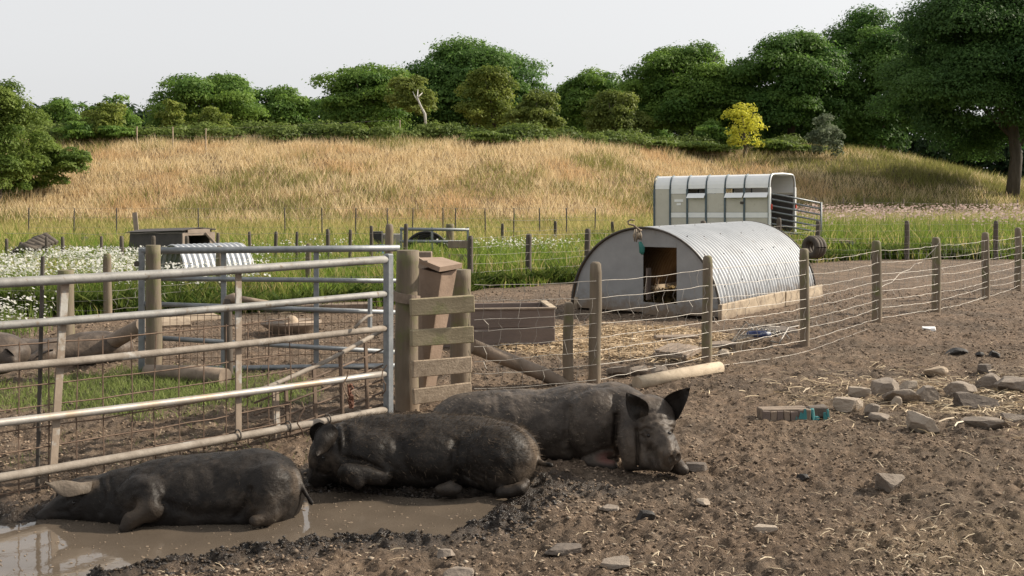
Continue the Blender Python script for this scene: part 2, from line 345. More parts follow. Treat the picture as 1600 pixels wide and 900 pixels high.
# ------------------------------------------------------------------ puddle water
def water_mat():
    m, t, bs = nmat('muddy_water'); tc = nd(t, 'ShaderNodeTexCoord')
    n = nd(t, 'ShaderNodeTexNoise', Scale=3, Detail=4); t.links.new(tc.outputs['Object'], n.inputs['Vector'])
    t.links.new(mixc(t, ramp(t, n.outputs['Fac'], .35, .65), (.095, .076, .058), (.125, .1, .076)), bs.inputs['Base Color'])
    bs.inputs['Roughness'].default_value = .045; bs.inputs['IOR'].default_value = 1.55; bs.inputs['Specular IOR Level'].default_value = .5
    n2 = nd(t, 'ShaderNodeTexNoise', Scale=9, Detail=3); t.links.new(tc.outputs['Object'], n2.inputs['Vector'])
    b = nd(t, 'ShaderNodeBump', Strength=.06, Distance=.02); t.links.new(n2.outputs['Fac'], b.inputs['Height']); t.links.new(b.outputs[0], bs.inputs['Normal']); return m
M['water'] = water_mat()
xw = np.linspace(PUD[:, 0].min()-.05, PUD[:, 0].max()+.05, 40); yw = np.linspace(PUD[:, 1].min()-.05, PUD[:, 1].max()+.05, 30)
Xw, Yw = np.meshgrid(xw, yw); i = np.arange(29)[:, None]*40+np.arange(39)[None, :]
o = npmesh('puddle_water', np.stack([Xw, Yw, np.full_like(Xw, -.04)], -1), np.stack([i, i+1, i+41, i+40], -1).reshape(-1, 4), M['water'], smooth=True); o['kind'] = 'structure'
fx = rng.uniform(-3.2, -.1, 1500); fy = rng.uniform(4.6, 6.3, 1500); k = (pud_sd(fx, fy) < -.03) & (rng.random(1500) < .45); fx, fy = fx[k], fy[k]
Vf = []; Ff = []
for x, y in zip(fx, fy):
    r = random.choice((.003, .004, .006, .009)); a0 = random.random()*6; b = len(Vf); e = random.uniform(.5, 1)
    Vf.append((x, y, -.0345))
    for q in range(6): Vf.append((x+r*math.cos(a0+q*1.047), y+r*e*math.sin(a0+q*1.047), -.0385))
    for q in range(6): Ff.append((b, b+1+q, b+1+(q+1) % 6))
o = npmesh('floating_specks', Vf, Ff, M['pale_wood']); setp(o, 'tiny pale flecks floating all over the brown puddle', 'flecks', kind='stuff')

# ------------------------------------------------------------------ implicit-surface bodies
def ell(c, r, rot=(0, 0, 0), k=.05):
    """ellipsoid, rot in degrees"""
    R = np.array((Matrix.Rotation(math.radians(rot[2]), 3, 'Z') @ Matrix.Rotation(math.radians(rot[1]), 3, 'Y') @ Matrix.Rotation(math.radians(rot[0]), 3, 'X')).transposed())
    c = np.array(c); r = np.array(r)
    def f(p):
        q = (p-c) @ R.T; k0 = np.sqrt(((q/r)**2).sum(-1)); k1 = np.sqrt(((q/(r*r))**2).sum(-1)); return k0*(k0-1)/np.maximum(k1, 1e-5)
    return f, k
def cone(a, b, ra, rb, k=.04):
    a = np.array(a); b = np.array(b); ba = b-a; L2 = float(ba @ ba)
    def f(p):
        h = np.clip(((p-a) @ ba)/L2, 0, 1); return np.linalg.norm(p-a-h[..., None]*ba, axis=-1)-(ra+(rb-ra)*h)
    return f, k
def polydist(p, pts):
    d = np.full(p.shape[:-1], 9.0)
    for a, b in zip(pts[:-1], pts[1:]):
        a = np.array(a); b = np.array(b); ba = b-a; h = np.clip(((p-a) @ ba)/float(ba @ ba), 0, 1); d = np.minimum(d, np.linalg.norm(p-a-h[..., None]*ba, axis=-1))
    return d
def surface_nets(D, o, h):
    S = D < 0; nx, ny, nz = D.shape
    acc = np.zeros((nx-1, ny-1, nz-1, 3)); cnt = np.zeros((nx-1, ny-1, nz-1))
    C = [(0, 0, 0), (1, 0, 0), (0, 1, 0), (1, 1, 0), (0, 0, 1), (1, 0, 1), (0, 1, 1), (1, 1, 1)]
    sl = lambda A, c: A[c[0]:nx-1+c[0], c[1]:ny-1+c[1], c[2]:nz-1+c[2]]
    for a in range(8):
        for b in range(a+1, 8):
            if sum(abs(C[a][i]-C[b][i]) for i in range(3)) != 1: continue
            da, db = sl(D, C[a]), sl(D, C[b]); x = (da < 0) != (db < 0); t = np.where(x, da/np.where(x, da-db, 1), 0)
            for i in range(3): acc[..., i] += np.where(x, C[a][i]+t*(C[b][i]-C[a][i]), 0)
            cnt += x
    act = cnt > 0; idx = np.full(act.shape, -1, dtype=np.int64); idx[act] = np.arange(act.sum())
    g = np.argwhere(act); V = np.array(o)+h*(g+acc[act]/cnt[act][:, None]); Q = []
    for ax in range(3):
        u, v = (ax+1) % 3, (ax+2) % 3; A = np.moveaxis(S, (ax, u, v), (0, 1, 2)); I = np.moveaxis(idx, (ax, u, v), (0, 1, 2))
        x = A[:-1, 1:-1, 1:-1] != A[1:, 1:-1, 1:-1]; fl = A[:-1, 1:-1, 1:-1][x]
        q = np.stack([I[:, :-1, :-1][x], I[:, 1:, :-1][x], I[:, 1:, 1:][x], I[:, :-1, 1:][x]], -1); q[~fl] = q[~fl][:, ::-1]; Q.append(q)
    return V, np.concatenate(Q)
def body(prims, lo, hi, h=.012, grooves=(), carve=(), bump=None):
    lo = np.array(lo); n = np.ceil((np.array(hi)-lo)/h).astype(int)+1
    p = np.stack(np.meshgrid(*[lo[i]+h*np.arange(n[i]) for i in range(3)], indexing='ij'), -1)
    D = None
    for f, k in prims:
        d = f(p)
        if D is None: D = d
        else:
            hh = np.clip(.5+.5*(D-d)/k, 0, 1); D = D+(d-D)*hh-k*hh*(1-hh)
    for f, k in carve:
        d = -f(p); hh = np.clip(.5-.5*(D-d)/k, 0, 1); D = D+(d-D)*hh+k*hh*(1-hh)
    near = np.abs(D) < .08
    q = p[near]; dd = np.zeros(len(q))
    qp_ = np.stack([q[:, 0]/q[:, 1], 0*q[:, 0], (CH-q[:, 2])/q[:, 1]], -1)
    for pts, w, dep in grooves:
        pts = [np.array(a, float) for a in pts]; Ym = np.mean([a[1] for a in pts]); pp_ = [np.array((a[0]/a[1], 0, (CH-a[2])/a[1])) for a in pts]
        dd += np.where(q[:, 1] < Ym+.16, 1, 0)*.6*dep*np.exp(-(polydist(qp_, pp_)*Ym/w)**2)
    if bump: dd += bump(q)
    D[near] += dd
    return surface_nets(D, lo, h)
def pig_mat(name, c1, c2, dust, mudamt):
    m, t, bs = nmat(name); tc = nd(t, 'ShaderNodeTexCoord'); co = tc.outputs['Object']
    def noise(s, d=5, r=.65):
        n = nd(t, 'ShaderNodeTexNoise', Scale=s, Detail=d, Roughness=r); t.links.new(co, n.inputs['Vector']); return n.outputs['Fac']
    c = mixc(t, ramp(t, noise(9), .35, .65), c1, c2)
    c = mixc(t, ramp(t, noise(3.2, 7, .7), *mudamt), c, dust)
    a = nd(t, 'ShaderNodeAttribute'); a.attribute_name = 'mud'; c = mixc(t, a.outputs['Fac'], c, (.16, .12, .085))  # mud, and on the big sow also her painted back highlight
    a = nd(t, 'ShaderNodeAttribute'); a.attribute_name = 'pink'; c = mixc(t, a.outputs['Fac'], c, (.2, .095, .08))
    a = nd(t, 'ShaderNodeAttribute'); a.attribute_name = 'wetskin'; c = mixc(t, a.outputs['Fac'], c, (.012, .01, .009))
    t.links.new(c, bs.inputs['Base Color']); bs.inputs['Roughness'].default_value = .47; bs.inputs['Specular IOR Level'].default_value = .16
    wv = nd(t, 'ShaderNodeTexNoise', Scale=70, Detail=6, Roughness=.75); t.links.new(co, wv.inputs['Vector'])
    b = nd(t, 'ShaderNodeBump', Strength=.36, Distance=.008); t.links.new(wv.outputs['Fac'], b.inputs['Height'])
    b2 = nd(t, 'ShaderNodeBump', Strength=.4, Distance=.02); t.links.new(noise(18, 3), b2.inputs['Height']); t.links.new(b.outputs[0], b2.inputs['Normal']); t.links.new(b2.outputs[0], bs.inputs['Normal'])
    return m
def ear(name, base, tip, width, face, m, parent, curl=.35, bend=(0, 0, 0), thick=.008):
    """leaf shaped ear from base to tip; face = direction its hollow looks to"""
    base, tip, face = Vector(base), Vector(tip), Vector(face); ax = tip-base; L = ax.length; a = ax.normalized(); s = a.cross(face).normalized(); f = s.cross(a).normalized(); bend = Vector(bend)
    nu, nv = 12, 9; V = []; Fq = []
    for side in (1, -1):
        for i in range(nu):
            u = i/(nu-1); w = width*(.55+1.5*u-2.05*u**2.2) if u < 1 else 0; w = max(w, .004)
            for j in range(nv):
                v = 2*j/(nv-1)-1
                th = thick*(1-u*.6)*(1-abs(v)**3*.8)
                V.append(base+a*L*u+bend*(u*u)+s*w*math.sin(v*1.25)/.95*.5 - f*(curl*w*(1-math.cos(v*1.5)))*-1*1.0 + f*(side*th) + f*.006*math.sin(9*u+3*v))
    N = nu*nv
    for sd in (0, 1):
        for i in range(nu-1):
            for j in range(nv-1):
                q = [sd*N+i*nv+j, sd*N+i*nv+j+1, sd*N+(i+1)*nv+j+1, sd*N+(i+1)*nv+j]; Fq.append(q if sd else q[::-1])
    for i in range(nu-1):
        for j in (0, nv-1): Fq.append([i*nv+j, (i+1)*nv+j, N+(i+1)*nv+j, N+i*nv+j])
    for j in range(nv-1): Fq.append([(nu-1)*nv+j, (nu-1)*nv+j+1, N+(nu-1)*nv+j+1, N+(nu-1)*nv+j])
    return npmesh(name, [tuple(v) for v in V], Fq, m, parent, smooth=True, attrs={'mud': [0]*len(V), 'pink': [0]*len(V), 'wetskin': [0]*len(V)})
def bristles(V, Q, n, back, parent, colA, colB, length=(.02, .05), zmin=.05, wid=.0016, mask=None):
    a = V[Q[:, 1]]-V[Q[:, 0]]; b = V[Q[:, 3]]-V[Q[:, 0]]; N = np.cross(a, b); N /= np.linalg.norm(N, axis=1)[:, None]+1e-9; C = V[Q].mean(1)
    ok = np.where((C[:, 2] > zmin) & ((mask(C)) if mask else True))[0]; s = ok[rng.integers(0, len(ok), n)]
    p = C[s]+rng.normal(0, .005, (n, 3)); nn = N[s]; back = np.array(back)/np.linalg.norm(back)
    d = nn*.55+back*.75+rng.normal(0, .28, (n, 3)); d -= nn*np.minimum((d*nn).sum(1)-.12, 0)[:, None]; d /= np.linalg.norm(d, axis=1)[:, None]
    L = rng.uniform(*length, n)[:, None]; side = np.cross(d, nn+rng.normal(0, .4, (n, 3))); side /= np.linalg.norm(side, axis=1)[:, None]+1e-9
    VV = np.stack([p-side*wid-nn*.006, p+side*wid-nn*.006, p+d*L], 1).reshape(-1, 3); t = rng.random(n)[:, None]
    col = np.repeat(np.array(colA)*(1-t)+np.array(colB)*t, 3, 0)
    o = npmesh('bristles', VV, np.arange(3*n).reshape(-1, 3), M['hair'], parent, col=col); o['kind'] = 'stuff'; return o
def on_surf(V, px, py, tol=4):
    x = 800+F*V[:, 0]/V[:, 1]; y = 300+F*(CH-V[:, 2])/V[:, 1]; k = np.where((np.abs(x-px) < tol) & (np.abs(y-py) < tol))[0]; return Vector(V[k[np.argmin(V[k, 1])]])
def ball(name, c, r, m, parent):
    b = MB(); n = 8; pts = [(Vector(c)+Vector((0, 0, r*math.cos(math.pi*i/6)))) for i in range(7)]
    b.tube(pts, [max(1e-4, r*math.sin(math.pi*i/6)) for i in range(7)], n=8); return b.build(name, m, parent, smooth=True)
M['pig_grey'] = pig_mat('grey_pig_hide', (.034, .0275, .0225), (.075, .061, .05), (.135, .107, .083), (.5, .7))
M['pig_black'] = pig_mat('black_pig_hide', (.0105, .0087, .0074), (.025, .0205, .017), (.078, .06, .045), (.53, .7))
M['pig_brown'] = pig_mat('mud_coated_hide', (.055, .043, .035), (.095, .075, .06), (.17, .13, .097), (.5, .68))
M['eye'] = mat('eye', (.01, .008, .007), (.015, .012, .01), scale=5, rough=.12, bump=0)
M['pig_ear'] = M['pig_black']

def nb(scale, amp): return lambda q: amp*(fbm(q[:, 0]*scale, q[:, 1]*scale, q[:, 2]*scale, 3)-.5)
# --- the big sow at the post, head turned towards the viewer
r3 = thing('pig', G(870, 728), 'largest grey pig sleeping on dry earth at the post, head turned to the camera', 'pig', 'pigs lying by the puddle')
sk = np.array(P(1012, 655, 6.78)); sn = np.array(P(1050, 712, 6.45)); fwd = (sn-sk)/np.linalg.norm(sn-sk); sdv = np.cross(fwd, (0, 0, 1)); sdv /= np.linalg.norm(sdv); upv = np.cross(sdv, fwd)
tilt = math.degrees(math.asin(fwd[2])); yaw = math.degrees(math.atan2(fwd[1], fwd[0]))
pr = [ell(P(742, 672, 7.42), (.33, .34, .25), k=.1), ell(P(820, 672, 7.3), (.42, .36, .265), k=.12), ell(P(905, 667, 7.2), (.30, .35, .275), k=.12),
      ell(P(948, 655, 7.1), (.2, .28, .25), (0, 20, -20), k=.1), ell(P(978, 655, 6.98), (.17, .2, .2), (0, 20, -40), k=.09),
      ell(sk, (.175, .16, .145), (0, -tilt, yaw), k=.05), ell(sk-upv*.04-sdv*.07-fwd*.02, (.14, .1, .14), (0, -tilt, yaw), k=.05),
      ell(np.array(P(985, 692, 6.72)), (.095, .12, .17), (0, 0, 0), k=.035), ell(sk-upv*.05+sdv*.1-fwd*.02, (.13, .08, .12), (0, -tilt, yaw), k=.05),
      cone(sk+fwd*.06-upv*.01, sn-fwd*.05, .12, .066, k=.05), cone(sn-fwd*.05, sn-fwd*.015, .06, .054, k=.012), ell(sn+fwd*.012, (.02, .064, .058), (0, -tilt-8, yaw), k=.01),
      cone(np.array(P(1008, 712, 6.68)), np.array(P(1040, 727, 6.5)), .085, .045, k=.05),
      ell(sk+upv*.095+fwd*.02-sdv*.05, (.05, .04, .035), k=.05), ell(sk+upv*.095+fwd*.02+sdv*.05, (.05, .04, .035), k=.05),
      ell(P(926, 668, 6.93), (.17, .16, .24), (0, 8, -10), k=.045),
      cone(P(910, 722, 6.86), P(955, 730, 6.78), .05, .045, k=.03),
      cone(P(1052, 725, 6.62), P(1066, 733, 6.52), .05, .035, k=.02)]
car = [ell(sn+fwd*.03+sdv*.024+upv*.004, (.024, .012, .016), (0, -tilt, yaw), k=.006), ell(sn+fwd*.03-sdv*.024+upv*.004, (.024, .012, .016), (0, -tilt, yaw), k=.006)]
L3 = [sk-sdv*.115+fwd*.02+upv*.05, np.array(P(995, 690, 6.6)), np.array(P(997, 730, 6.6))]
gr = [([P(963, 650, 6.9), P(961, 690, 6.78), P(966, 712, 6.75), P(972, 735, 6.7)], .014, .065), ([P(958, 622, 7.0), P(963, 650, 6.9)], .015, .012),
      ([P(888, 640, 6.95), P(886, 690, 6.9), P(893, 705, 6.86), P(904, 724, 6.86)], .034, .05), ([P(995, 672, 6.62), P(997, 700, 6.58), P(996, 728, 6.56)], .010, .05),
      ([P(975, 675, 6.66), P(980, 705, 6.62)], .012, .008), ([P(776, 615, 7.2), P(781, 650, 7.1), P(776, 680, 7.05)], .02, .012), ([P(800, 612, 7.2), P(806, 640, 7.1)], .016, .007), ([P(764, 612, 7.2), P(768, 640, 7.15)], .016, .008),
      ([P(905, 716, 6.74), P(940, 702, 6.72), P(960, 700, 6.74)], .012, .02),
      ([P(1000, 674, 6.6), P(1009, 669, 6.6), P(1019, 672, 6.6)], .009, .022), ([P(1001, 681, 6.6), P(1010, 685, 6.6), P(1019, 680, 6.6)], .009, .02), ([P(1010, 677, 6.6), P(1011, 677.5, 6.6)], .012, .03), ([P(1049, 674, 6.6), P(1050, 674.5, 6.6)], .012, .03), ([P(1040, 668, 6.6), P(1050, 667, 6.6), P(1057, 670, 6.6)], .009, .02), ([P(1018, 696, 6.5), P(1010, 712, 6.5), P(1016, 730, 6.5)], .012, .018), ([P(1016, 706, 6.45), P(1030, 700, 6.45), P(1040, 690, 6.45)], .012, .012), ([P(1003, 660, 6.6), P(1030, 655, 6.65), P(1046, 656, 6.7)], .012, .014), ([P(1022, 665, 6.6), P(1034, 662, 6.6), P(1043, 664, 6.6)], .008, .01),
      ([sk+fwd*.09-sdv*.06+upv*.11, sk+fwd*.1+upv*.125, sk+fwd*.09+sdv*.06+upv*.11], .011, .010), ([sk+fwd*.16-sdv*.05+upv*.08, sk+fwd*.17+sdv*.05+upv*.08], .01, .006), ([sk+fwd*.22-sdv*.06+upv*.06, sk+fwd*.23+sdv*.06+upv*.06], .008, .006),
      ([sn-fwd*.02-upv*.055-sdv*.02, sn-fwd*.12-upv*.05-sdv*.075, sn-fwd*.18-upv*.03-sdv*.105], .008, .014)]
def bp3(q): return nb(7, .026)(q)+nb(22, .010)(q)+nb(60, .004)(q)
V, Q = body(pr, (P(650, 0, 7.4)[0]-.05, 6.28, -.05), (P(1090, 0, 6.6)[0]+.05, 7.85, .58), .008, gr, car, bp3)
pk = 1-sstep(.02, .07, np.linalg.norm((V-np.array(P(950, 717, 6.76)))*[.7, .5, 1.4], axis=1))
md = .55*sstep(.50, .68, fbm(V[:, 0]*5, V[:, 1]*5, V[:, 2]*5))*sstep(.38, .46, V[:, 2]) + .5*(1-sstep(.02, .12, np.linalg.norm(V-sn, axis=1)))*vn(V[:, 0]*40, V[:, 1]*40, V[:, 2]*40)  # sunlit highlight painted as pale patches along the back top; mud round the snout
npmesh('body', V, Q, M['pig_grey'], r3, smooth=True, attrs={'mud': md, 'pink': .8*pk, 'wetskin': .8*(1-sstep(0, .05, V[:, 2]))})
ear('ear', P(1000, 652, 6.62), P(984, 614, 6.58), .155, (.35, -1, -.2), M['pig_black'], r3, bend=(-.02, 0, .0))
ear('ear', P(1046, 650, 6.82), P(1071, 611, 6.70), .165, (-.5, -.85, .2), M['pig_black'], r3, bend=(.025, 0, .02))
ball('eye', on_surf(V, 1010, 677)+Vector((0, .003, 0)), .012, M['eye'], r3); ball('eye', on_surf(V, 1049, 674)+Vector((0, .003, 0)), .012, M['eye'], r3)
bristles(V, Q, 2600, (-.9, .25, 0), r3, (.06, .05, .04), (.3, .24, .18), (.012, .03), .12, .0009, lambda C: C[:, 0] < P(975, 0, 7)[0])

# --- the middle black pig, head away to the left
r2 = thing('pig', G(680, 765), 'black bristly pig lying between the other two, its rump and tail to the right', 'pig', 'pigs lying by the puddle')
hd = np.array(P(520, 705, 6.5))
pr = [ell(P(590, 708, 6.6), (.27, .28, .2), k=.1), ell(P(675, 708, 6.58), (.36, .30, .205), k=.1), ell(P(760, 712, 6.56), (.26, .29, .2), k=.1), ell(P(800, 716, 6.55), (.17, .23, .18), k=.08),
      ell(P(640, 665, 6.68), (.36, .12, .045), k=.1), ell(P(778, 718, 6.36), (.215, .16, .195), (0, 12, 0), k=.04),
      ell(P(548, 712, 6.5), (.16, .2, .17), k=.08), ell(hd, (.13, .13, .15), (0, 30, 0), k=.06), cone(P(516, 715, 6.47), P(500, 742, 6.44), .11, .06, k=.06), cone(P(500, 742, 6.44), P(494, 750, 6.43), .055, .048, k=.015),
      ell(P(580, 718, 6.38), (.13, .1, .13), k=.06), cone(P(598, 744, 6.28), P(545, 738, 6.24), .05, .058, k=.04), cone(P(540, 738, 6.24), P(560, 754, 6.22), .048, .035, k=.03),
      cone(P(782, 770, 6.19), P(814, 764, 6.17), .03, .036, k=.015), cone(P(812, 764, 6.17), P(822, 756, 6.2), .034, .03, k=.015), ell(P(700, 764, 6.2), (.08, .06, .04), k=.03),
      cone(P(832, 712, 6.5), P(846, 724, 6.42), .026, .016, k=.02), cone(P(846, 724, 6.42), P(862, 727, 6.38), .016, .009, k=.008)]
gr = [([P(712, 690, 6.3), P(708, 725, 6.26), P(716, 750, 6.25)], .022, .03), ([P(735, 672, 6.35), P(718, 685, 6.3)], .02, .014), ([P(540, 715, 6.28), P(570, 722, 6.24), P(600, 736, 6.22)], .014, .028),
      ([P(540, 668, 6.4), P(545, 700, 6.32), P(540, 720, 6.3)], .02, .018), ([P(725, 742, 6.24), P(748, 755, 6.2), P(755, 768, 6.2)], .008, .015), ([P(733, 738, 6.24), P(757, 750, 6.2), P(765, 766, 6.2)], .007, .013), ([P(742, 735, 6.22), P(768, 748, 6.18)], .007, .01),
      ([P(604, 690, 6.3), P(602, 720, 6.28)], .025, .008), ([P(526, 668, 6.42), P(530, 712, 6.35)], .014, .022), ([P(536, 664, 6.4), P(541, 690, 6.35), P(537, 716, 6.3)], .012, .016), ([P(620, 690, 6.3), P(640, 740, 6.27), P(690, 752, 6.25)], .03, .02), ([P(497, 737, 6.4), P(506, 741, 6.4), P(516, 740, 6.4)], .007, .016)]
V, Q = body(pr, (P(478, 0, 6.5)[0], 6.0, -.08), (P(872, 0, 6.4)[0]+.05, 7.0, .46), .0095, gr, (), lambda q: nb(8, .026)(q)+nb(24, .010)(q)+nb(60, .004)(q))
md = .5*sstep(.52, .68, fbm(V[:, 0]*7, V[:, 1]*7, V[:, 2]*7))*sstep(.3, .38, V[:, 2]+.25*sstep(P(800, 0, 6.4)[0], P(830, 0, 6.4)[0], V[:, 0]))
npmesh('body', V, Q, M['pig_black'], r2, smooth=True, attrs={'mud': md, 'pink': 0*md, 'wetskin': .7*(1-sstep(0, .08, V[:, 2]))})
ear('ear', P(524, 668, 6.36), P(496, 700, 6.28), .15, (-.55, .7, -.4), M['pig_black'], r2, curl=.5, bend=(.0, -.02, -.04))
ear('ear', P(508, 664, 6.62), P(488, 690, 6.62), .13, (-.3, -.8, -.3), M['pig_black'], r2, curl=.4)
ball('eye', on_surf(V, 503, 712)+Vector((0, .004, 0)), .010, M['eye'], r2)
bristles(V, Q, 12000, (1, 0, -.45), r2, (.016, .013, .011), (.2, .15, .105), (.018, .045), .06, .001, lambda C: (C[:, 0] > P(535, 0, 6.5)[0]) & (rng.random(len(C)) < .12+.88*sstep(.2, .36, C[:, 2])))

# --- the front black pig sunk in the puddle
r1 = thing('pig', G(290, 812, -.04), 'wet black pig half sunk in the brown puddle, resting its snout on the water', 'pig', 'pigs lying by the puddle')
pr = [ell(P(232, 788, 5.98), (.22, .25, .215), (0, -6, 0), k=.1), ell(P(305, 778, 6.0), (.32, .29, .235), (0, -4, 0), k=.1), ell(P(390, 770, 6.0), (.25, .28, .235), k=.1), ell(P(430, 775, 5.98), (.14, .24, .2), k=.08),
      ell(P(178, 786, 5.97), (.16, .19, .165), k=.08), ell(P(140, 785, 5.95), (.12, .15, .125), (0, 25, 0), k=.06), cone(P(124, 784, 5.95), P(82, 806, 5.9), .108, .062, k=.06), cone(P(84, 805, 5.9), P(70, 812, 5.89), .058, .054, k=.012), cone(P(130, 808, 5.92), P(85, 822, 5.88), .08, .04, k=.04),
      ell(P(222, 778, 5.8), (.11, .08, .11), k=.05), cone(P(232, 770, 5.76), P(238, 794, 5.7), .07, .055, k=.04), cone(P(238, 794, 5.7), P(205, 812, 5.66), .055, .042, k=.025), cone(P(205, 812, 5.66), P(196, 826, 5.64), .042, .034, k=.02),
      ell(P(420, 768, 5.82), (.13, .1, .14), k=.06), cone(P(412, 772, 5.78), P(422, 805, 5.72), .08, .05, k=.05), cone(P(422, 808, 5.72), P(398, 814, 5.66), .04, .03, k=.02),
      cone(P(462, 738, 6.0), P(473, 762, 5.96), .022, .012, k=.02), cone(P(473, 762, 5.96), P(487, 786, 5.9), .012, .007, k=.006)]
gr = [([P(200, 772, 5.74), P(212, 765, 5.72), P(243, 760, 5.74), P(250, 785, 5.7)], .014, .012), ([P(392, 765, 5.75), P(385, 790, 5.72), P(370, 806, 5.72)], .018, .03), ([P(392, 765, 5.75), P(398, 740, 5.8)], .03, .012), ([P(210, 780, 5.72), P(205, 800, 5.7)], .018, .012),
      ([P(82, 800, 5.86), P(105, 798, 5.84), P(120, 790, 5.84)], .01, .008), ([P(76, 813, 5.84), P(110, 812, 5.82)], .007, .016), ([P(158, 752, 5.85), P(163, 775, 5.82), P(158, 800, 5.8)], .012, .02), ([P(172, 750, 5.85), P(178, 775, 5.82)], .012, .014), ([P(100, 785, 5.84), P(113, 779, 5.84), P(124, 782, 5.84)], .008, .016), ([P(255, 785, 5.72), P(300, 803, 5.72), P(370, 802, 5.72)], .03, .02), ([P(330, 735, 5.8), P(345, 770, 5.75)], .03, .01)]
V, Q = body(pr, (P(52, 0, 5.9)[0], 5.55, -.16), (P(495, 0, 5.9)[0]+.03, 6.4, .33), .0095, gr, (), lambda q: nb(8, .024)(q)+nb(25, .009)(q)+nb(60, .004)(q))
md = (1-sstep(.03, .1, np.linalg.norm((V-np.array(P(212, 808, 5.66)))*[.55, 1, .9], axis=1)))*(.6+.5*vn(V[:, 0]*30, V[:, 1]*30, V[:, 2]*30)) + .8*(1-sstep(.03, .08, np.linalg.norm((V-np.array(P(412, 812, 5.68)))*[.6, 1, 1], axis=1))) + .7*(1-sstep(.02, .07, np.linalg.norm(V-np.array(P(138, 758, 5.86)), axis=1)))
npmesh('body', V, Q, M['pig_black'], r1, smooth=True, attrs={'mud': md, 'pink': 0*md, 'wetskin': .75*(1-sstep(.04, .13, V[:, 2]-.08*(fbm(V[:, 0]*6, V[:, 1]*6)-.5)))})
M['mud_ear'] = pig_mat('mud_dried_ear', (.1, .082, .064), (.15, .122, .095), (.19, .155, .12), (.5, .7))
e = ear('ear', P(143, 757, 5.86), P(70, 751, 5.76), .115, (.1, .2, -.98), M['mud_ear'], r1, curl=.55, bend=(0, 0, -.012), thick=.012); e['label'] = 'pale mud-dried ear sticking out flat'
ear('ear', P(128, 764, 6.06), P(88, 770, 6.12), .12, (-.2, -.3, -1), M['pig_black'], r1, curl=.3)
ball('eye', on_surf(V, 113, 783)+Vector((0, .003, 0)), .010, M['eye'], r1)
bristles(V, Q, 3200, (.9, 0, -.3), r1, (.014, .012, .01), (.1, .08, .06), (.015, .035), .06, .0009, lambda C: C[:, 0] > P(150, 0, 5.9)[0])
# --- two mud coloured pigs lying in the pen behind the gate
r4 = thing('pig', G(100, 563), 'mud coloured pig lying in the pen behind the wooden post and gate', 'pig', 'pigs resting in the pen')
pr = [ell(P(150, 545, 11.0), (.36, .26, .17), (0, 0, 10), k=.1), ell(P(105, 552, 10.9), (.3, .24, .15), k=.1), ell(P(55, 552, 10.8), (.35, .22, .13), k=.1), ell(P(15, 552, 10.8), (.25, .2, .12), k=.1), cone(P(70, 556, 10.6), P(48, 563, 10.5), .08, .05, k=.05)]
V, Q = body(pr, (-5.6, 10.2, -.08), (-3.6, 11.5, .42), .02, (), (), nb(6, .03)); z0 = np.zeros(len(V))
npmesh('body', V, Q, M['pig_brown'], r4, smooth=True, attrs={'mud': z0, 'pink': z0, 'wetskin': z0})
ear('ear', P(82, 548, 10.62), P(50, 562, 10.5), .16, (.2, -.6, -.5), M['pig_black'], r4)
r5 = thing('pig', G(-10, 570), 'dark pig head and shoulder at the left edge behind the gate rails', 'pig', 'pigs resting in the pen')
pr = [ell(P(-25, 552, 9.6), (.4, .25, .2), k=.1), ell(P(2, 556, 9.5), (.13, .13, .11), k=.06), cone(P(5, 558, 9.45), P(20, 564, 9.4), .09, .055, k=.04)]
V, Q = body(pr, (-5.3, 9.1, -.06), (-4.1, 10.0, .5), .02, (), (), nb(6, .02)); z0 = np.zeros(len(V))
npmesh('body', V, Q, M['pig_brown'], r5, smooth=True, attrs={'mud': z0, 'pink': z0, 'wetskin': z0})
ear('ear', P(8, 549, 9.42), P(23, 560, 9.38), .1, (.3, -.8, -.2), M['pig_black'], r5)
# ------------------------------------------------------------------ posts, gates and fences
def post_mb(x, y, z0, h, r, lean=(0, 0), flat=False, n=12):
    mb = MB(); pts = []; rs = []; ph = random.random()*6
    for k, t in enumerate((-.15, 0, .3, .65, .93, 1.0)):
        pts.append(Vector((x+lean[0]*t*h+.006*math.sin(ph+5*t), y+lean[1]*t*h, z0+max(t, -.15)*h-(.1 if t < 0 else 0))))
        rs.append(r*(1.05-.08*t+random.uniform(-.03, .03)))
    if not flat:
        pts.append(pts[-1]+Vector((0, 0, r*.35))); rs[-1] = rs[-2]*.9; rs.append(r*.55)
    else:
        rs[-1] = rs[-2]*.985
    return mb.tube(pts, rs, n)
def strand(mb, pts, r, wob=.006, seg=.14, n=4):
    """a slack wire through fixed points"""
    out = []
    for a, b in zip(pts[:-1], pts[1:]):
        a, b = Vector(a), Vector(b); k = max(2, int((b-a).length/seg)); sag = random.uniform(.0, .012)*(b-a).length
        for i in range(k):
            t = i/k; w = 0 if i == 0 else wob
            out.append(a.lerp(b, t)+Vector((random.uniform(-w, w), random.uniform(-w, w), random.uniform(-w, w)-sag*4*t*(1-t))))
    out.append(Vector(pts[-1])); mb.tube(out, r, n, cap=False); return out
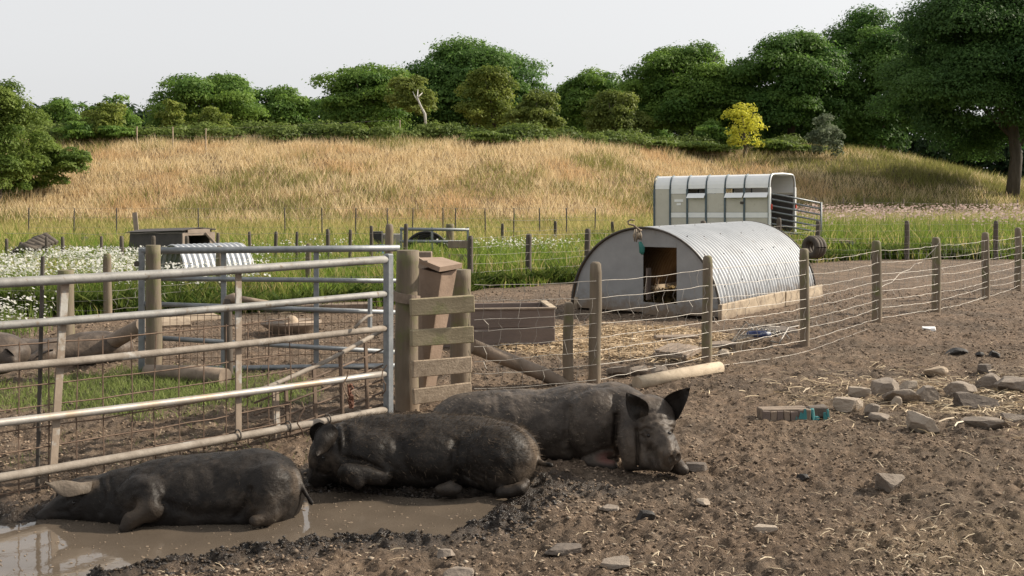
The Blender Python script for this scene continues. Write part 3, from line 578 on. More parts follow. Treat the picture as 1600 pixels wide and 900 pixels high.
def net_fence(name, label, posts, levels, group=None, stay=.16, r=.002, post_mat='post', wmat='wire', n=10, off=.0, wob=.008, stays=True, flat=False, cut=None):
    """posts: (x, y, height, radius, lean); each post a part, each line wire a part, the stay wires one part"""
    t = thing(name, (posts[0][0], posts[0][1], 0), label, 'fence', group)
    for p in posts:
        if p[3] <= 0: continue
        post_mb(p[0], p[1], gz(p[0], p[1]) if p[1] > 30 else -.02, p[2], p[3], p[4] if len(p) > 4 else (0, 0), n=n, flat=flat).build('post', M[p[5] if len(p) > 5 else post_mat], t, smooth=True)
    lines = []
    for li, z in enumerate(levels):
        mb = MB(); pts = []
        for p in posts:
            zz = (gz(p[0], p[1]) if p[1] > 30 else 0)+z+random.uniform(-.02, .02)
            pts.append((p[0]+off*.2, p[1]-p[3]*1.02-r, zz))
        lines.append(strand(mb, pts, r, wob)); mb.build('wire', M[wmat], t)
    if stays:
        mb = MB()
        for a, b in zip(lines[:-1], lines[1:]):
            # walk along both wires by arc length
            A = np.array([tuple(q) for q in a]); B = np.array([tuple(q) for q in b]); cum = np.r_[0, np.cumsum(np.linalg.norm(np.diff(A[:, :2], axis=0), axis=1))]; cb = np.r_[0, np.cumsum(np.linalg.norm(np.diff(B[:, :2], axis=0), axis=1))]
            s = stay*.5
            while s < cum[-1]:
                pa = [np.interp(s, cum, A[:, i]) for i in range(3)]; sb = s+random.uniform(-.3, .3)*stay; pb = [np.interp(sb, cb, B[:, i]) for i in range(3)]
                mid = (Vector(pa)+Vector(pb))/2+Vector((random.uniform(-.03, .03), random.uniform(-.01, .01), random.uniform(-.01, .01)))
                if random.random() < .9: mb.tube([pa, mid, pb], r*.9, 3, cap=False)
                s += stay*random.uniform(.85, 1.15)
        if mb.v: mb.build('stay_wires', M[wmat], t, kind='stuff')
    return t
def ppost(px, base, top, wpx, lean=(0, 0)):
    g = G(px, base); return (g.x, g.y, CH-(top-300)*g.y/F, wpx*g.y/F/2, lean)

# the front gate
gA, gB = Vector((-.92, 8.17, 0)), Vector((-2.82, 6.04, 0)); gd = (gB-gA).normalized(); gn = Vector((gd.y, -gd.x, 0))*-1
if gn.y > 0: gn = -gn      # towards the viewer
def gp(t, z, o=0): p = gA.lerp(gB, t)+gn*o; return Vector((p.x, p.y, z))
g1 = thing('field_gate', gA, 'long mud-splashed galvanised gate with five rails right behind the sleeping pigs', 'gate', None)
RZ = [(1.2, 1.2), (.945, .965), (.69, .73), (.352, .43), (.085, .127)]; RM = ['galv_white', 'galv_white', 'galv_mud', 'galv_shiny', 'galv_mud']; RR = [.029, .024, .023, .023, .026]
for (za, zb), rm, rr in zip(RZ, RM, RR):
    mb = MB(); mb.tube([gp(t, za+(zb-za)*t-.008*math.sin(math.pi*t)) for t in np.linspace(0, 1.27, 14)], rr, 14); mb.build('rail', M[rm], g1, smooth=True)
mb = MB(); mb.box(gp(0, .62), (.06, .06, 1.24), (gd, gn, Vector((0, 0, 1))), ch=.008); mb.build('stile', M['galv'], g1)
mb = MB(); mb.box(gp(1.27, .62), (.06, .06, 1.24), (gd, gn, Vector((0, 0, 1))), ch=.008); mb.build('stile', M['galv'], g1)
for t, z0, z1, ln in ((.451, .06, 1.18, .0), (.875, .1, 1.19, .012)):
    a, b = gp(t+ln*1.1, z0, -.033), gp(t-ln, z1, -.033); mb = MB(); mb.box((a+b)/2, (.046, .012, (b-a).length), (gd, gn, (b-a).normalized()), ch=.002); mb.build('upright', M['flat_bar'], g1)
mb = MB(); mb.box(gp(.063, .815, 0), (.026, .03, .25), (gd, gn, Vector((0, 0, 1))), ch=.004); lt = mb.build('latch_bar', M['galv'], g1)
mb = MB(); mb.tube([gp(.066, .80, .03), gp(.085, .80, .045), gp(.105, .77, .045), gp(.125, .725, .04)], .011, 8); mb.build('latch_handle', M['galv_mud'], lt, smooth=True)
mb = MB()
tops = lambda t: .865-.03*math.sin(3*t)
zs = [1.0, .86, .72, .58, .44, .30, .16, .04]
for f in zs: strand(mb, [gp(t, f*tops(t)-.015, -.055) for t in np.linspace(.3, 1.27, 8)], .0042, .006)
t = .3
while t < 1.27:
    mb.tube([gp(t, -.0, -.055), gp(t+random.uniform(-.006, .006), .4, -.055), gp(t+random.uniform(-.004, .004), tops(t), -.055)], .0042, 4, cap=False); t += .166/2.85*1.02
mb.build('mesh_panel', M['rust_wire'], g1, kind='stuff')
for t in (.2, .32, .46):
    mb = MB(); c = gp(t, .09+.04*t, 0)
    mb.tube([c+Vector((0, 0, .035*math.cos(a)))+gn*(.035*math.sin(a)) for a in np.linspace(0, 6.1, 12)], .006, 5); mb.build('wire_tie', M['steel_dark'], g1)
st = MB(); st.tube([gp(.907, -.1, -.12), gp(.90, 1.33, -.09)], .0125, 8); o = st.build('steel_stake', M['steel_dark'], loc=gp(.904, 0, -.1)); setp(o, 'thin dark steel stake standing upright against the left part of the front gate', 'stake')

# old hurdle leaning inside the gate
hA, hB = Vector((-1.70, 7.44, 0)), Vector((-1.0, 8.5, 0))
def hp(t, z): p = hA.lerp(hB, t); return Vector((p.x, p.y, z))
h1 = thing('hurdle', hA, 'low rusty metal hurdle with flat uprights leaning behind the front gate near its latch', 'hurdle')
for za, zb in ((-.02, .06), (.04, .15), (.12, .25), (.2, .36), (.28, .48)):
    mb = MB(); mb.tube([hp(-.05, za), hp(.5, (za+zb)/2+random.uniform(-.012, .012)), hp(1, zb)], .0075, 6); mb.build('rail', M['rusty'], h1, smooth=True)
mb = MB(); mb.tube([hp(-.12, .34), hp(.1, .38), hp(.5, .47), hp(1, .63)], .017, 8); mb.build('top_rail', M['galv_mud'], h1, smooth=True)
for t, w in ((.12, .06), (.2, .03), (.42, .035), (.64, .035), (.86, .035)):
    a, b = hp(t, -.02), hp(t-.02, .36+.27*t); mb = MB(); mb.box((a+b)/2, (w, .012, (b-a).length), ((hB-hA).normalized(), Vector((.92, -.4, 0)), (b-a).normalized()), ch=.002); mb.build('upright', M['flat_bar' if w > .05 else 'rusty'], h1)
mb = MB()
for k in range(6):
    p0 = gp(.3+.006*k, .36, .0); mb.tube([p0+Vector((random.uniform(-.03, .03), random.uniform(-.03, .03), -.04*j+random.uniform(-.015, .015))) for j in range(6)], .009, 5)
mb = MB(); c = P(548, 600, 7.72)
for k in range(5):
    mb.tube([c+Vector((random.uniform(-.018, .018), random.uniform(-.02, .02), -.028*j)) for j in range(7)], .008, 5)
o = mb.build('twine_knot', mat('orange_twine', (.1, .045, .028), (.17, .075, .045), scale=20), loc=c); setp(o, 'tangle of reddish brown twine hanging from the old hurdle', 'twine')
for k, (px, py) in enumerate(((470, 650), (540, 600), (600, 590))):
    mb = MB(); c = P(px, py, 7.2+.4*k); mb.tube([c+Vector((.02*math.sin(i*1.7+k), .02*math.cos(i), .09-.045*i)) for i in range(6)], .005, 5); mb.build('loose_wire', M['rust_wire'], h1)

# the second gate across the pen
qA, qB = Vector((-3.46, 10.26, 0)), Vector((-1.10, 10.75, 0)); qd = (qB-qA).normalized(); qn = Vector((qd.y, -qd.x, 0))
def qp(t, z, o=0): p = qA.lerp(qB, t)+qn*o; return Vector((p.x, p.y, z))
g2 = thing('field_gate', qA, 'clean blue-grey galvanised gate standing across the pen behind the front gate', 'gate')
for (za, zb), rr in zip([(1.15, 1.15), (.893, .83), (.656, .52), (.345, .13), (.04, -.0)], [.032, .023, .023, .023, .026]):
    mb = MB(); mb.tube([qp(t, za+(zb-za)*t) for t in (0, .33, .66, 1)], rr, 12); mb.build('rail', M['galv'], g2, smooth=True)
mb = MB(); mb.box(qp(0, .58), (.055, .05, 1.2), (qd, qn, Vector((0, 0, 1))), ch=.007); mb.build('stile', M['galv'], g2)
mb = MB(); mb.box(qp(.03, .6, -.04), (.05, .012, 1.1), (qd, qn, Vector((0, 0, 1))), ch=.002); mb.build('stile_plate', M['pale_wood'], g2)
for t in (.307, .667):
    mb = MB(); mb.box(qp(t, .58, -.03), (.05, .014, 1.12), (qd, qn, Vector((0, 0, 1))), ch=.002); mb.build('upright', M['galv'], g2)
mb = MB()
for z in np.arange(.03, .66, .1): strand(mb, [qp(t, z, -.04) for t in np.linspace(0, 1.0, 6)], .003, .003)
for t in np.arange(0, 1.0, .026): mb.tube([qp(t, 0, -.04), qp(t, .64, -.04)], .003, 3, cap=False)
mb.build('wire_mesh', M['rust_wire'], g2, kind='stuff')
for a_, s_ in (((-.015, 1.03, 0), (.06, .05, .05)), ((.03, .98, .02), (.03, .04, .1))):
    mb = MB(); mb.box(qp(*a_), s_, (qd, qn, Vector((0, 0, 1))), ch=.01); mb.build('hinge', M['steel_dark'], g2)
def lone(name, px, base, top, w, m, label, cat='post', lean=(0, 0), flat=True, group=None):
    p = ppost(px, base, top, w, lean); o = post_mb(p[0], p[1], 0, p[2], p[3], lean, flat, 14).build(name, M[m], loc=(p[0], p[1], 0), smooth=True); return setp(o, label, cat, group)
lone('wooden_post', 103, 560, 422, 25, 'post', 'round wooden post with flat top between the pen pigs, second post from the left')
lone('wooden_post', 240, 588, 383, 24, 'post', 'round hanging post beside the hinged left end of the blue-grey gate')
lone('wooden_post', 357, 592, 467, 13, 'post_dark', 'short dark square stake with a scrap of wood on top inside the pen')
mb = MB(); c = P(366, 470, 10.0); mb.tube([P(352, 476, 10.05), P(358, 468, 10.02), P(366, 466, 10.0), P(376, 467, 10.0)], [.03, .045, .05, .04], 9); mb.tube([P(376, 467, 10.0), P(400, 470, 10.1), P(430, 474, 10.2)], [.03, .022, .015], 7)
o = mb.build('driftwood', M['old_wood'], loc=c, smooth=True); setp(o, 'curled lump of wood hooked over the short dark stake', 'wood')
mb = MB(); mb.tube([G(132, 563)+Vector((0, 0, .05)), P(180, 532, 10.9), P(224, 507, 10.5)], [.085, .08, .075], 12); o = mb.build('brace_log', M['old_wood'], loc=G(132, 563), smooth=True); setp(o, 'slanting brace log running up to the hinged left end of the blue-grey gate', 'log')
mb = MB(); mb.tube([G(228, 592)+Vector((0, 0, .07)), G(300, 596)+Vector((0, 0, .07)), G(352, 602)+Vector((0, 0, .07))], [.06, .075, .08], 12); o = mb.build('fallen_log', M['old_wood'], loc=G(290, 595), smooth=True); setp(o, 'brown log lying along the foot of the blue-grey gate', 'log')

# gate post stack at the front gate
lone('gate_post', 636, 641, 391, 36, 'post', 'thick round gate post with mossy flat top at the latch end of the front gate')
lone('gate_post', 720, 616, 421, 31, 'post', 'shorter mossy green gate post behind the four crossboards')
p = ppost(664, 600, 393, 22); o = MB().box((p[0], p[1], p[2]/2), (p[3]*2, .1, p[2]), ch=.006).build('square_post', M['old_wood'], loc=(p[0], p[1], 0)); setp(o, 'square brown post just behind the thick round gate post', 'post')
mb = MB(); pc = ppost(636, 641, 391, 36)
ang = np.linspace(math.pi*1.0, math.pi*2.02, 9)
for k, (a, b) in enumerate(zip(ang[:-1], ang[1:])):
    A = Vector((pc[0]+(pc[3]+.012)*math.cos(a), pc[1]+(pc[3]+.012)*math.sin(a), .90-.006*k)); B = Vector((pc[0]+(pc[3]+.012)*math.cos(b), pc[1]+(pc[3]+.012)*math.sin(b), .894-.006*k))
    mb.box((A+B)/2, ((B-A).length*1.08, .012, .075), ((B-A).normalized(), (B-A).normalized().cross(Vector((0, 0, 1))), Vector((0, 0, 1))))
o = mb.build('rubber_strap', M['old_wood'], loc=(pc[0], pc[1], .9)); setp(o, 'flat grey band strapped round the thick gate post', 'strap')
crs = [((641, 480), (740, 474), 27, 'mossy', .0), ((642, 529), (739, 522), 26, 'mossy', .02), ((644, 577), (736, 569), 26, 'muddy_board', .01), ((645, 620), (735, 609), 24, 'muddy_board', .015)]
lab = ['topmost mossy crossboard nailed across the two gate posts', 'second mossy crossboard from the top across the two gate posts', 'third crossboard from the top, caked in dry mud, across the gate posts', 'lowest mud-caked crossboard across the gate posts, above the large grey pig']
for k, (a, b, hpx, m_, oy) in enumerate(crs):
    A, B = P(*a, 8.36+oy), P(*b, 8.55+oy); d = (B-A).normalized(); nn = Vector((d.y, -d.x, 0)).normalized(); up = d.cross(nn)*-1
    if up.z < 0: up = -up
    mb = MB(); mb.box((A+B)/2, ((B-A).length, .045, hpx*8.4/F), (d, nn, up), ch=.006, jit=.004); o = mb.build('crossboard', M[m_], loc=(A+B)/2); setp(o, lab[k], 'board', 'boards across the gate posts')
# feed chute leaning between the posts
ch = thing('feed_chute', P(678, 612, 8.75), 'tall tapered brown wooden feed chute with a lid, tilted between the gate posts', 'chute')
tl, tr = P(660, 422, 8.72), P(692, 422, 8.66)
T = [P(656, 420, 8.76), P(690, 428, 8.58), P(714, 421, 8.72), P(682, 414, 8.92)]; Bt = [P(650, 610, 8.80), P(664, 612, 8.66), P(680, 609, 8.76), P(668, 606, 8.9)]
cen = sum((v for v in T+Bt), Vector())/8
for i in range(4):
    j = (i+1) % 4; q = [T[i], T[j], Bt[j], Bt[i]]; nrm = (q[1]-q[0]).cross(q[3]-q[0]).normalized(); fc = sum(q, Vector())/4
    if nrm.dot(fc-cen) < 0: nrm = -nrm
    mb = MB(); mb.add([v for v in q]+[v-nrm*.014 for v in q], [(0, 1, 2, 3), (7, 6, 5, 4), (0, 4, 5, 1), (1, 5, 6, 2), (2, 6, 7, 3), (3, 7, 4, 0)]); mb.build('side_board', M['chute_wood'], ch)
lid = [P(650, 406, 8.76), P(687, 421, 8.52), P(722, 415, 8.7), P(690, 405, 8.98)]; up = (lid[1]-lid[0]).cross(lid[3]-lid[0]).normalized(); up = up if up.z > 0 else -up
mb = MB(); mb.add([v-up*.02 for v in lid]+[v+up*.018 for v in lid], [(3, 2, 1, 0), (4, 5, 6, 7), (0, 1, 5, 4), (1, 2, 6, 5), (2, 3, 7, 6), (3, 0, 4, 7)]); mb.build('lid', M['chute_wood'], ch)
mb = MB(); pts = [P(651, 398, 8.6), P(655, 404, 8.6), P(662, 408, 8.58), P(668, 408, 8.58)]
for a, b in zip(pts[:-1], pts[1:]): mb.box((a+b)/2, ((b-a).length*1.1, .05, .012), ((b-a).normalized(), Vector((0, 1, 0)), (b-a).normalized().cross(Vector((0, 1, 0)))))
mb.build('strap', M['old_wood'], ch)
mb = MB(); mb.tube([P(738, 541, 9.35), P(800, 565, 9.5), P(850, 585, 9.65), P(884, 603, 9.7)], [.062, .06, .06, .058], 12); o = mb.build('brace_log', M['old_wood'], loc=P(884, 603, 9.7), smooth=True); setp(o, 'slanting brace log from the crossboards down to the ground by two fence posts', 'log')
mb = MB(); mb.tube([G(995, 608)+Vector((0, 0, .05)), G(1060, 595)+Vector((0, 0, .05)), G(1124, 583)+Vector((0, 0, .05))], [.058, .062, .06], 14)
o = mb.build('fallen_log', M['log'], loc=G(1060, 595), smooth=True); setp(o, 'pale debarked log lying on the ground just behind the large pig\'s head', 'log')

# right-hand stock fence
rp = [ppost(888, 600, 475, 16), ppost(930, 600, 409, 19), ppost(1105, 567, 399, 16), ppost(1257, 539, 388, 15), ppost(1370, 504, 376, 15.5), ppost(1463, 487, 371, 13.5), ppost(1540, 467, 363, 12)]
fp = rp[:1]+[]
lv = [.93, .77, .63, .53, .41, .29, .18, .06]
g0 = (G(742, 610).x, 9.2, 0, 0.0)
net = net_fence('stock_fence', 'leaning wire stock fence on round posts running from the gate posts away to the right', [g0]+rp[1:2]+[rp[2], rp[3], rp[4], rp[5], rp[6], (rp[6][0]+1.3, rp[6][1]+1.7, 1.08, .06, (0, 0)), (rp[6][0]+2.8, rp[6][1]+3.5, 1.08, .06, (0, 0))], lv, stay=.17, r=.0024, wob=.006)
lone('stub_post', 888, 600, 475, 16, 'post', 'short post stub standing just left of the first tall post of the stock fence', flat=False)
mb = MB(); strand(mb, [P(1468, 378, 15.4), P(1440, 410, 15.2), P(1410, 425, 14.9), P(1378, 448, 14.3)], .0032, .02); strand(mb, [P(1468, 378, 15.4), P(1447, 402, 15.3), P(1438, 428, 15.2)], .003, .02)
mb.build('broken_wire', M['wire'], net)
mb = MB(); strand(mb, [G(1130, 572)+Vector((0, 0, .01)), G(1260, 552)+Vector((0, 0, .02)), P(1380, 505, 14.2), P(1540, 462, 17.4)], .0016, .004); mb.build('bottom_wire', M['wire'], net)

# fence along the back of the yard, far field fences
yp = [ppost(70-95, 497, 392, 15), ppost(168, 500, 396, 13), ppost(343, 478, 384, 11), ppost(482, 474, 380, 9), ppost(608, 470, 350, 13)]
net_fence('yard_fence', 'wire fence along the grass at the back of the left pen', yp, [.85, .7, .55, .4, .28, .15], stay=.3, r=.002, n=10)
yp2 = [ppost(735, 452, 368, 9), ppost(826, 443, 365, 9.5), ppost(918, 436, 357, 9), (4.0, 23.0, 1.1, .06), (6.2, 25.5, 1.1, .06), ppost(1278, 408, 345, 7.5), ppost(1417, 406, 345, 8), ppost(1556, 406, 345, 8), (15.5, 27.6, 1.05, .06)]
net_fence('yard_fence', 'wire fence with dark posts between yard and tall grass behind the pig ark', yp2, [.9, .74, .58, .44, .3, .17], stay=.35, r=.0022, n=8, post_mat='post_dark')
def fieldpost(px, base, top, w): return ppost(px, base, top, w)
fl = [fieldpost(x, 438, t, w*1.15) for x, b, t, w in ((10, 412, 372, 4.5), (33, 410, 378, 6.5), (73, 408, 369, 4.5), (98, 406, 369, 5), (158, 404, 368, 4), (190, 408, 368, 6), (240, 404, 368, 6), (292, 400, 368, 6), (340, 400, 363, 5), (390, 402, 361, 4.5), (431, 400, 361, 5), (464, 400, 361, 4), (512, 402, 357, 5.5), (547, 398, 358, 4.5), (580, 402, 352, 5), (634, 398, 349, 6))]
net_fence('field_fence', 'fence of many small dark posts crossing the daisy field below the dry bank', fl, [.9, .65, .4], stay=.5, r=.003, n=7, post_mat='post_dark', stays=False)
fl2 = [(P(x, 0, 34).x, 34, 1.2, .02) for x in (45, 116, 182, 310, 445, 503, 556, 605, 645, 692, 712, 758, 803, 843, 885, 930)]
net_fence('stake_fence', 'line of thin dark stakes at the foot of the dry grass bank', fl2, [1.2, .9, .6], r=.003, n=6, post_mat='steel_dark', stays=False)
fl3 = [fieldpost(x, b, t, w) for x, b, t, w in ((785, 395, 350, 5), (868, 392, 346, 5), (957, 392, 347, 5))]
net_fence('field_fence', 'three dark posts with wire in the tall green grass left of the trailer', fl3, [.9, .6], r=.004, n=7, post_mat='post_dark', stays=False)
fl4 = [(P(x, 0, 62).x, 60, 1.25, .035) for x in (233, 287, 337)]+[(P(x, 0, 66).x, 66, 1.2, .035) for x in (625,)]
net_fence('crest_fence', 'row of pale posts along the top of the dry grass bank', fl4, [1.2, .8], r=.003, n=6, post_mat='pale_wood', stays=False)
fl5 = [(P(x, 0, 56).x, 56, 1.3, .04) for x in (1275, 1318, 1350, 1412, 1494, 1542, 1590)]
net_fence('meadow_fence', 'faint line of thin posts behind the pink flower meadow on the right', fl5, [1.1, .7], r=.005, n=6, post_mat='old_wood', stays=False)
pg = ppost(132, 404, 370, 10); o = MB().tube([(pg[0], pg[1], 0), (pg[0], pg[1], pg[2])], [pg[3]*1.1, pg[3]], 10).build('wooden_post', M['post_dark'], loc=(pg[0], pg[1], 0), smooth=True); setp(o, 'stout dark post standing in the white daisies at the far left', 'post')
pg = P(215, 358, 26); o = MB().box(pg+Vector((-.02, 0, -.1)), (.11, .03, 1.0), (Vector((1, 0, .1)).normalized(), Vector((0, 1, 0)), Vector((-.1, 0, 1)).normalized())).build('plank', M['hutwood'], loc=pg); setp(o, 'single upright plank rising behind the dark low hut', 'plank')

# far little gate, drain pipe coil, tub and boards
fg = thing('field_gate', P(625, 405, 25), 'small far galvanised gate between posts in front of the black pipe coil', 'gate')
for z0 in (358, 377, 396):
    mb = MB(); mb.tube([P(625, z0, 25), P(733, z0+1, 25)], .035, 8); mb.build('rail', M['galv'], fg, smooth=True)
for x in (627, 675, 731):
    mb = MB(); mb.box(P(x, 381, 25.0), (.05, .03, .75)); mb.build('upright', M['galv'], fg)
lone('wooden_post', 703, 408, 350, 13, 'post', 'big far post at the latch end of the small far gate')
for z0, k in ((382, 'upper'), (403, 'lower')):
    A, B = P(700, z0, 22.6), P(736, z0, 22); mb = MB(); mb.box((A+B)/2, ((B-A).length, .05, .15), ((B-A).normalized(), Vector((0, 1, 0)), Vector((0, 0, 1))), ch=.01); o = mb.build('rail_board', M['old_wood'], loc=(A+B)/2); setp(o, k+' short board joining two posts right of the small far gate', 'board', 'boards by the far gate')
mb = MB(); c = P(666, 400, 26)
cc = thing('pipe_coil', c, 'black plastic pipe coiled in a hoop behind the small far gate', 'pipe coil')
for k in range(4):
    R = .54-.055*k; mb = MB(); mb.tube([c+Vector((R*math.cos(a), .04*k, R*1.05*math.sin(a))) for a in np.linspace(-.2, math.pi+.2, 22)], .032, 7); mb.build('pipe', M['black'], cc, smooth=True)
c = P(587, 390, 24); mb = MB(); mb.tube([c+Vector((0, 0, -.3)), c+Vector((0, 0, .06)), c+Vector((0, 0, .1)), c+Vector((0, 0, .1)), c+Vector((0, 0, -.2))], [.15, .2, .21, .185, .14], 16); o = mb.build('plastic_tub', M['blue'], loc=c, smooth=True); setp(o, 'blue plastic tub standing in the grass behind the gates', 'tub')
c = P(590, 375, 27); o = MB().box(c, (.24, .3, .42), ch=.01).build('dark_crate', M['black'], loc=c); setp(o, 'dark box in the grass next to the blue tub', 'box')
c = P(603, 378, 27.3); o = MB().box(c+Vector((.13, 0, 0)), (.5, .25, .4), ch=.01).build('concrete_block', M['concrete'], loc=c); setp(o, 'pale grey block beside the dark box and the blue tub', 'block')

# low dark hut and corrugated shelter on the left
ht = thing('pig_hut', P(250, 400, 23), 'long low dark hut with a pale wooden gable and doorway in the daisies', 'hut')
a0, a1 = P(199, 396, 24.2), P(284, 398, 22.6); hd_ = (a1-a0); hd_.z = 0; Lh = hd_.length; hd_.normalize(); hnn = Vector((hd_.y, -hd_.x, 0)); hw = .75
hz0, hz1 = -.05, .9
back = -hnn; base = Vector((a0.x, a0.y, 0))
def hq(s, d, z): return base+hd_*s+back*d+Vector((0, 0, z))
mb = MB(); q = [hq(0, 0, hz0), hq(Lh, 0, hz0), hq(Lh, .06, hz1), hq(0, .06, hz1-.08)]; mb.add(q+[v+back*.03 for v in q], [(0, 1, 2, 3), (7, 6, 5, 4), (0, 4, 5, 1), (1, 5, 6, 2), (2, 6, 7, 3), (3, 7, 4, 0)]); mb.build('side_wall', M['hutdark'], ht)
mb = MB(); q = [hq(0, hw, hz0), hq(Lh, hw, hz0), hq(Lh, hw-.06, hz1), hq(0, hw-.06, hz1-.08)]; mb.add(q+[v-back*.03 for v in q], [(3, 2, 1, 0), (4, 5, 6, 7), (0, 1, 5, 4), (1, 2, 6, 5), (2, 3, 7, 6), (3, 0, 4, 7)]); mb.build('side_wall', M['hutdark'], ht)
mb = MB(); mb.add([hq(-.05, -.02, hz1-.10), hq(Lh+.04, -.02, hz1), hq(Lh+.04, hw/2, hz1+.05), hq(-.05, hw/2, hz1-.04), hq(Lh+.04, hw+.02, hz1), hq(-.05, hw+.02, hz1-.1)]+[hq(-.05, -.02, hz1-.085), hq(Lh+.04, -.02, hz1+.015), hq(Lh+.04, hw/2, hz1+.065), hq(-.05, hw/2, hz1-.025), hq(Lh+.04, hw+.02, hz1+.03), hq(-.05, hw+.02, hz1-.07)],
    [(3, 2, 1, 0), (5, 4, 2, 3), (6, 7, 8, 9), (9, 8, 10, 11), (0, 1, 7, 6), (1, 2, 8, 7), (2, 4, 10, 8), (4, 5, 11, 10), (5, 3, 9, 11), (3, 0, 6, 9)]); mb.build('roof', M['hutdark'], ht)
for d0, d1, z0, z1 in ((0, .12, 0, .86), (hw-.12, hw, 0, .86), (.12, hw-.12, .8, .93)):
    mb = MB(); q = [hq(Lh+.01, d0, z0), hq(Lh+.01, d1, z0), hq(Lh+.01, d1, z1), hq(Lh+.01, d0, z1)]; mb.add(q+[v+hd_*.03 for v in q], [(0, 1, 2, 3), (7, 6, 5, 4), (0, 4, 5, 1), (1, 5, 6, 2), (2, 6, 7, 3), (3, 7, 4, 0)]); mb.build('gable_board', M['hutwood'], ht)
mb = MB(); mb.tube([P(319, 362, 23), P(340, 384, 22.7)], .03, 6); mb.build('prop', M['old_wood'], ht)
def corr_arch(c, axis, R, L, a0, a1, pitch, amp, zc, nseg=36, thick=.006, per=8):
    axis = Vector(axis).normalized(); lat = Vector((axis.y, -axis.x, 0)); n = int(L/pitch)*per; V = []; Fq = []
    for side in (0, 1):
        for i in range(n+1):
            s = L*i/n; r = R+amp*math.sin(2*math.pi*i/per)-side*thick
            for j in range(nseg+1):
                a = a0+(a1-a0)*j/nseg; p = Vector(c)+axis*s+lat*(r*math.cos(a)); V.append((p.x, p.y, zc+r*math.sin(a)))
    m = nseg+1; N = (n+1)*m
    for sd in (0, 1):
        for i in range(n):
            for j in range(nseg):
                q = [sd*N+i*m+j, sd*N+i*m+j+1, sd*N+(i+1)*m+j+1, sd*N+(i+1)*m+j]; Fq.append(q if sd == 0 else q[::-1])
    for j in range(nseg):
        Fq.append([j, N+j, N+j+1, j+1]); o = n*m; Fq.append([o+j, o+j+1, N+o+j+1, N+o+j])
    return V, Fq
V, Q = corr_arch(P(268, 410, 17.2), (.78, .62, 0), .56, 1.15, .05, math.pi-.15, .085, .013, .31, nseg=24)
M['corr'] = mat('corrugated_zinc', (.36, .375, .39), (.46, .475, .49), scale=3, rough=.6, bump=.05, metallic=.25, c3=(.3, .28, .26), c3at=(.6, .78), c3scale=4, mudz=.5)
M['tin'] = mat('bright_tin', (.4, .415, .43), (.52, .535, .55), scale=4, rough=.55, bump=.05, metallic=.25, c3=(.3, .24, .2), c3at=(.66, .78), c3scale=5)
sh = npmesh('tin_shelter', V, Q, M['tin'], loc=P(262, 410, 17.6), smooth=True); setp(sh, 'small curved corrugated tin shelter sunk in the daisies on the left', 'shelter')
mb = MB(); c = P(42, 398, 21)
o = None
pl = thing('rubble_heap', c, 'grey heap of old sheeting in the daisies at the far left', 'heap')
for k in range(6):
    mb = MB(); mb.tube([c+Vector((-.3+.1*k*.4, .1*k, .02+.05*k)), c+Vector((-.05+.04*k, .1*k, .16+.035*k)), c+Vector((.22+.03*k, .1*k, .1+.02*k))], [.05, .075, .05], 8); mb.build('sheet_roll', M['post_dark'], pl, smooth=True)

# feed bowl, boards in the pen
c = G(455, 522); fb = thing('feed_bowl', c, 'round mud-caked feed bowl with a rounded stone cone in the middle', 'bowl')
mb = MB(); mb.tube([c+Vector((0, 0, .0)), c+Vector((0, 0, .03)), c+Vector((0, 0, .13)), c+Vector((0, 0, .15)), c+Vector((0, 0, .14)), c+Vector((0, 0, .05)), c+Vector((0, 0, .045))], [.2, .22, .36, .365, .335, .2, .05], 24); mb.build('bowl', M['old_wood'], fb, smooth=True)
mb = MB(); mb.tube([c+Vector((.0, 0, z)) for z in (.04, .12, .18, .215, .225)], [.1, .1, .08, .045, .005], 14); mb.build('cone', M['muddy_board'], fb, smooth=True)
for k in range(3):
    a = 2.1*k+.5; A = c+Vector((.05*math.cos(a), .05*math.sin(a), .1)); B = c+Vector((.33*math.cos(a), .33*math.sin(a), .12)); mb = MB(); mb.box((A+B)/2, ((B-A).length, .015, .1), ((B-A).normalized(), Vector((-math.sin(a), math.cos(a), 0)), Vector((0, 0, 1)))); mb.build('divider', M['old_wood'], fb)
def slab(name, label, cat, px0, px1, py0, py1, h, m, group=None, tilt=0, zb=0, jit=.01):
    a, b = G(px0, py0), G(px1, py1); d = (b-a); L = d.length; d.normalize(); n = Vector((-d.y, d.x, 0)); up = (Vector((0, 0, 1))+n*tilt).normalized(); n = up.cross(d)
    w = h[1]; c = (a+b)/2+Vector((0, 0, h[0]/2+zb)); mb = MB(); mb.box(c+n*w/2, (L, w, h[0]), (d, n, up), ch=min(h)*.12, jit=jit); o = mb.build(name, M[m], loc=(c.x, c.y, 0)); return setp(o, label, cat, group)
slab('plank', 'dark weathered plank lying behind the feed bowl under the blue-grey gate rails', 'plank', 448, 575, 489, 487, (.07, .25), 'old_wood', zb=.04)
slab('plank', 'pale sheet of boarding lying flat left of the feed bowl, nearer the hanging post', 'plank', 252, 300, 512, 510, (.03, .45), 'pale_wood', tilt=-.12)
slab('plank', 'pale sheet of boarding lying flat left of the feed bowl, nearer the short dark stake', 'plank', 285, 350, 505, 499, (.03, .5), 'pale_wood', tilt=-.12)

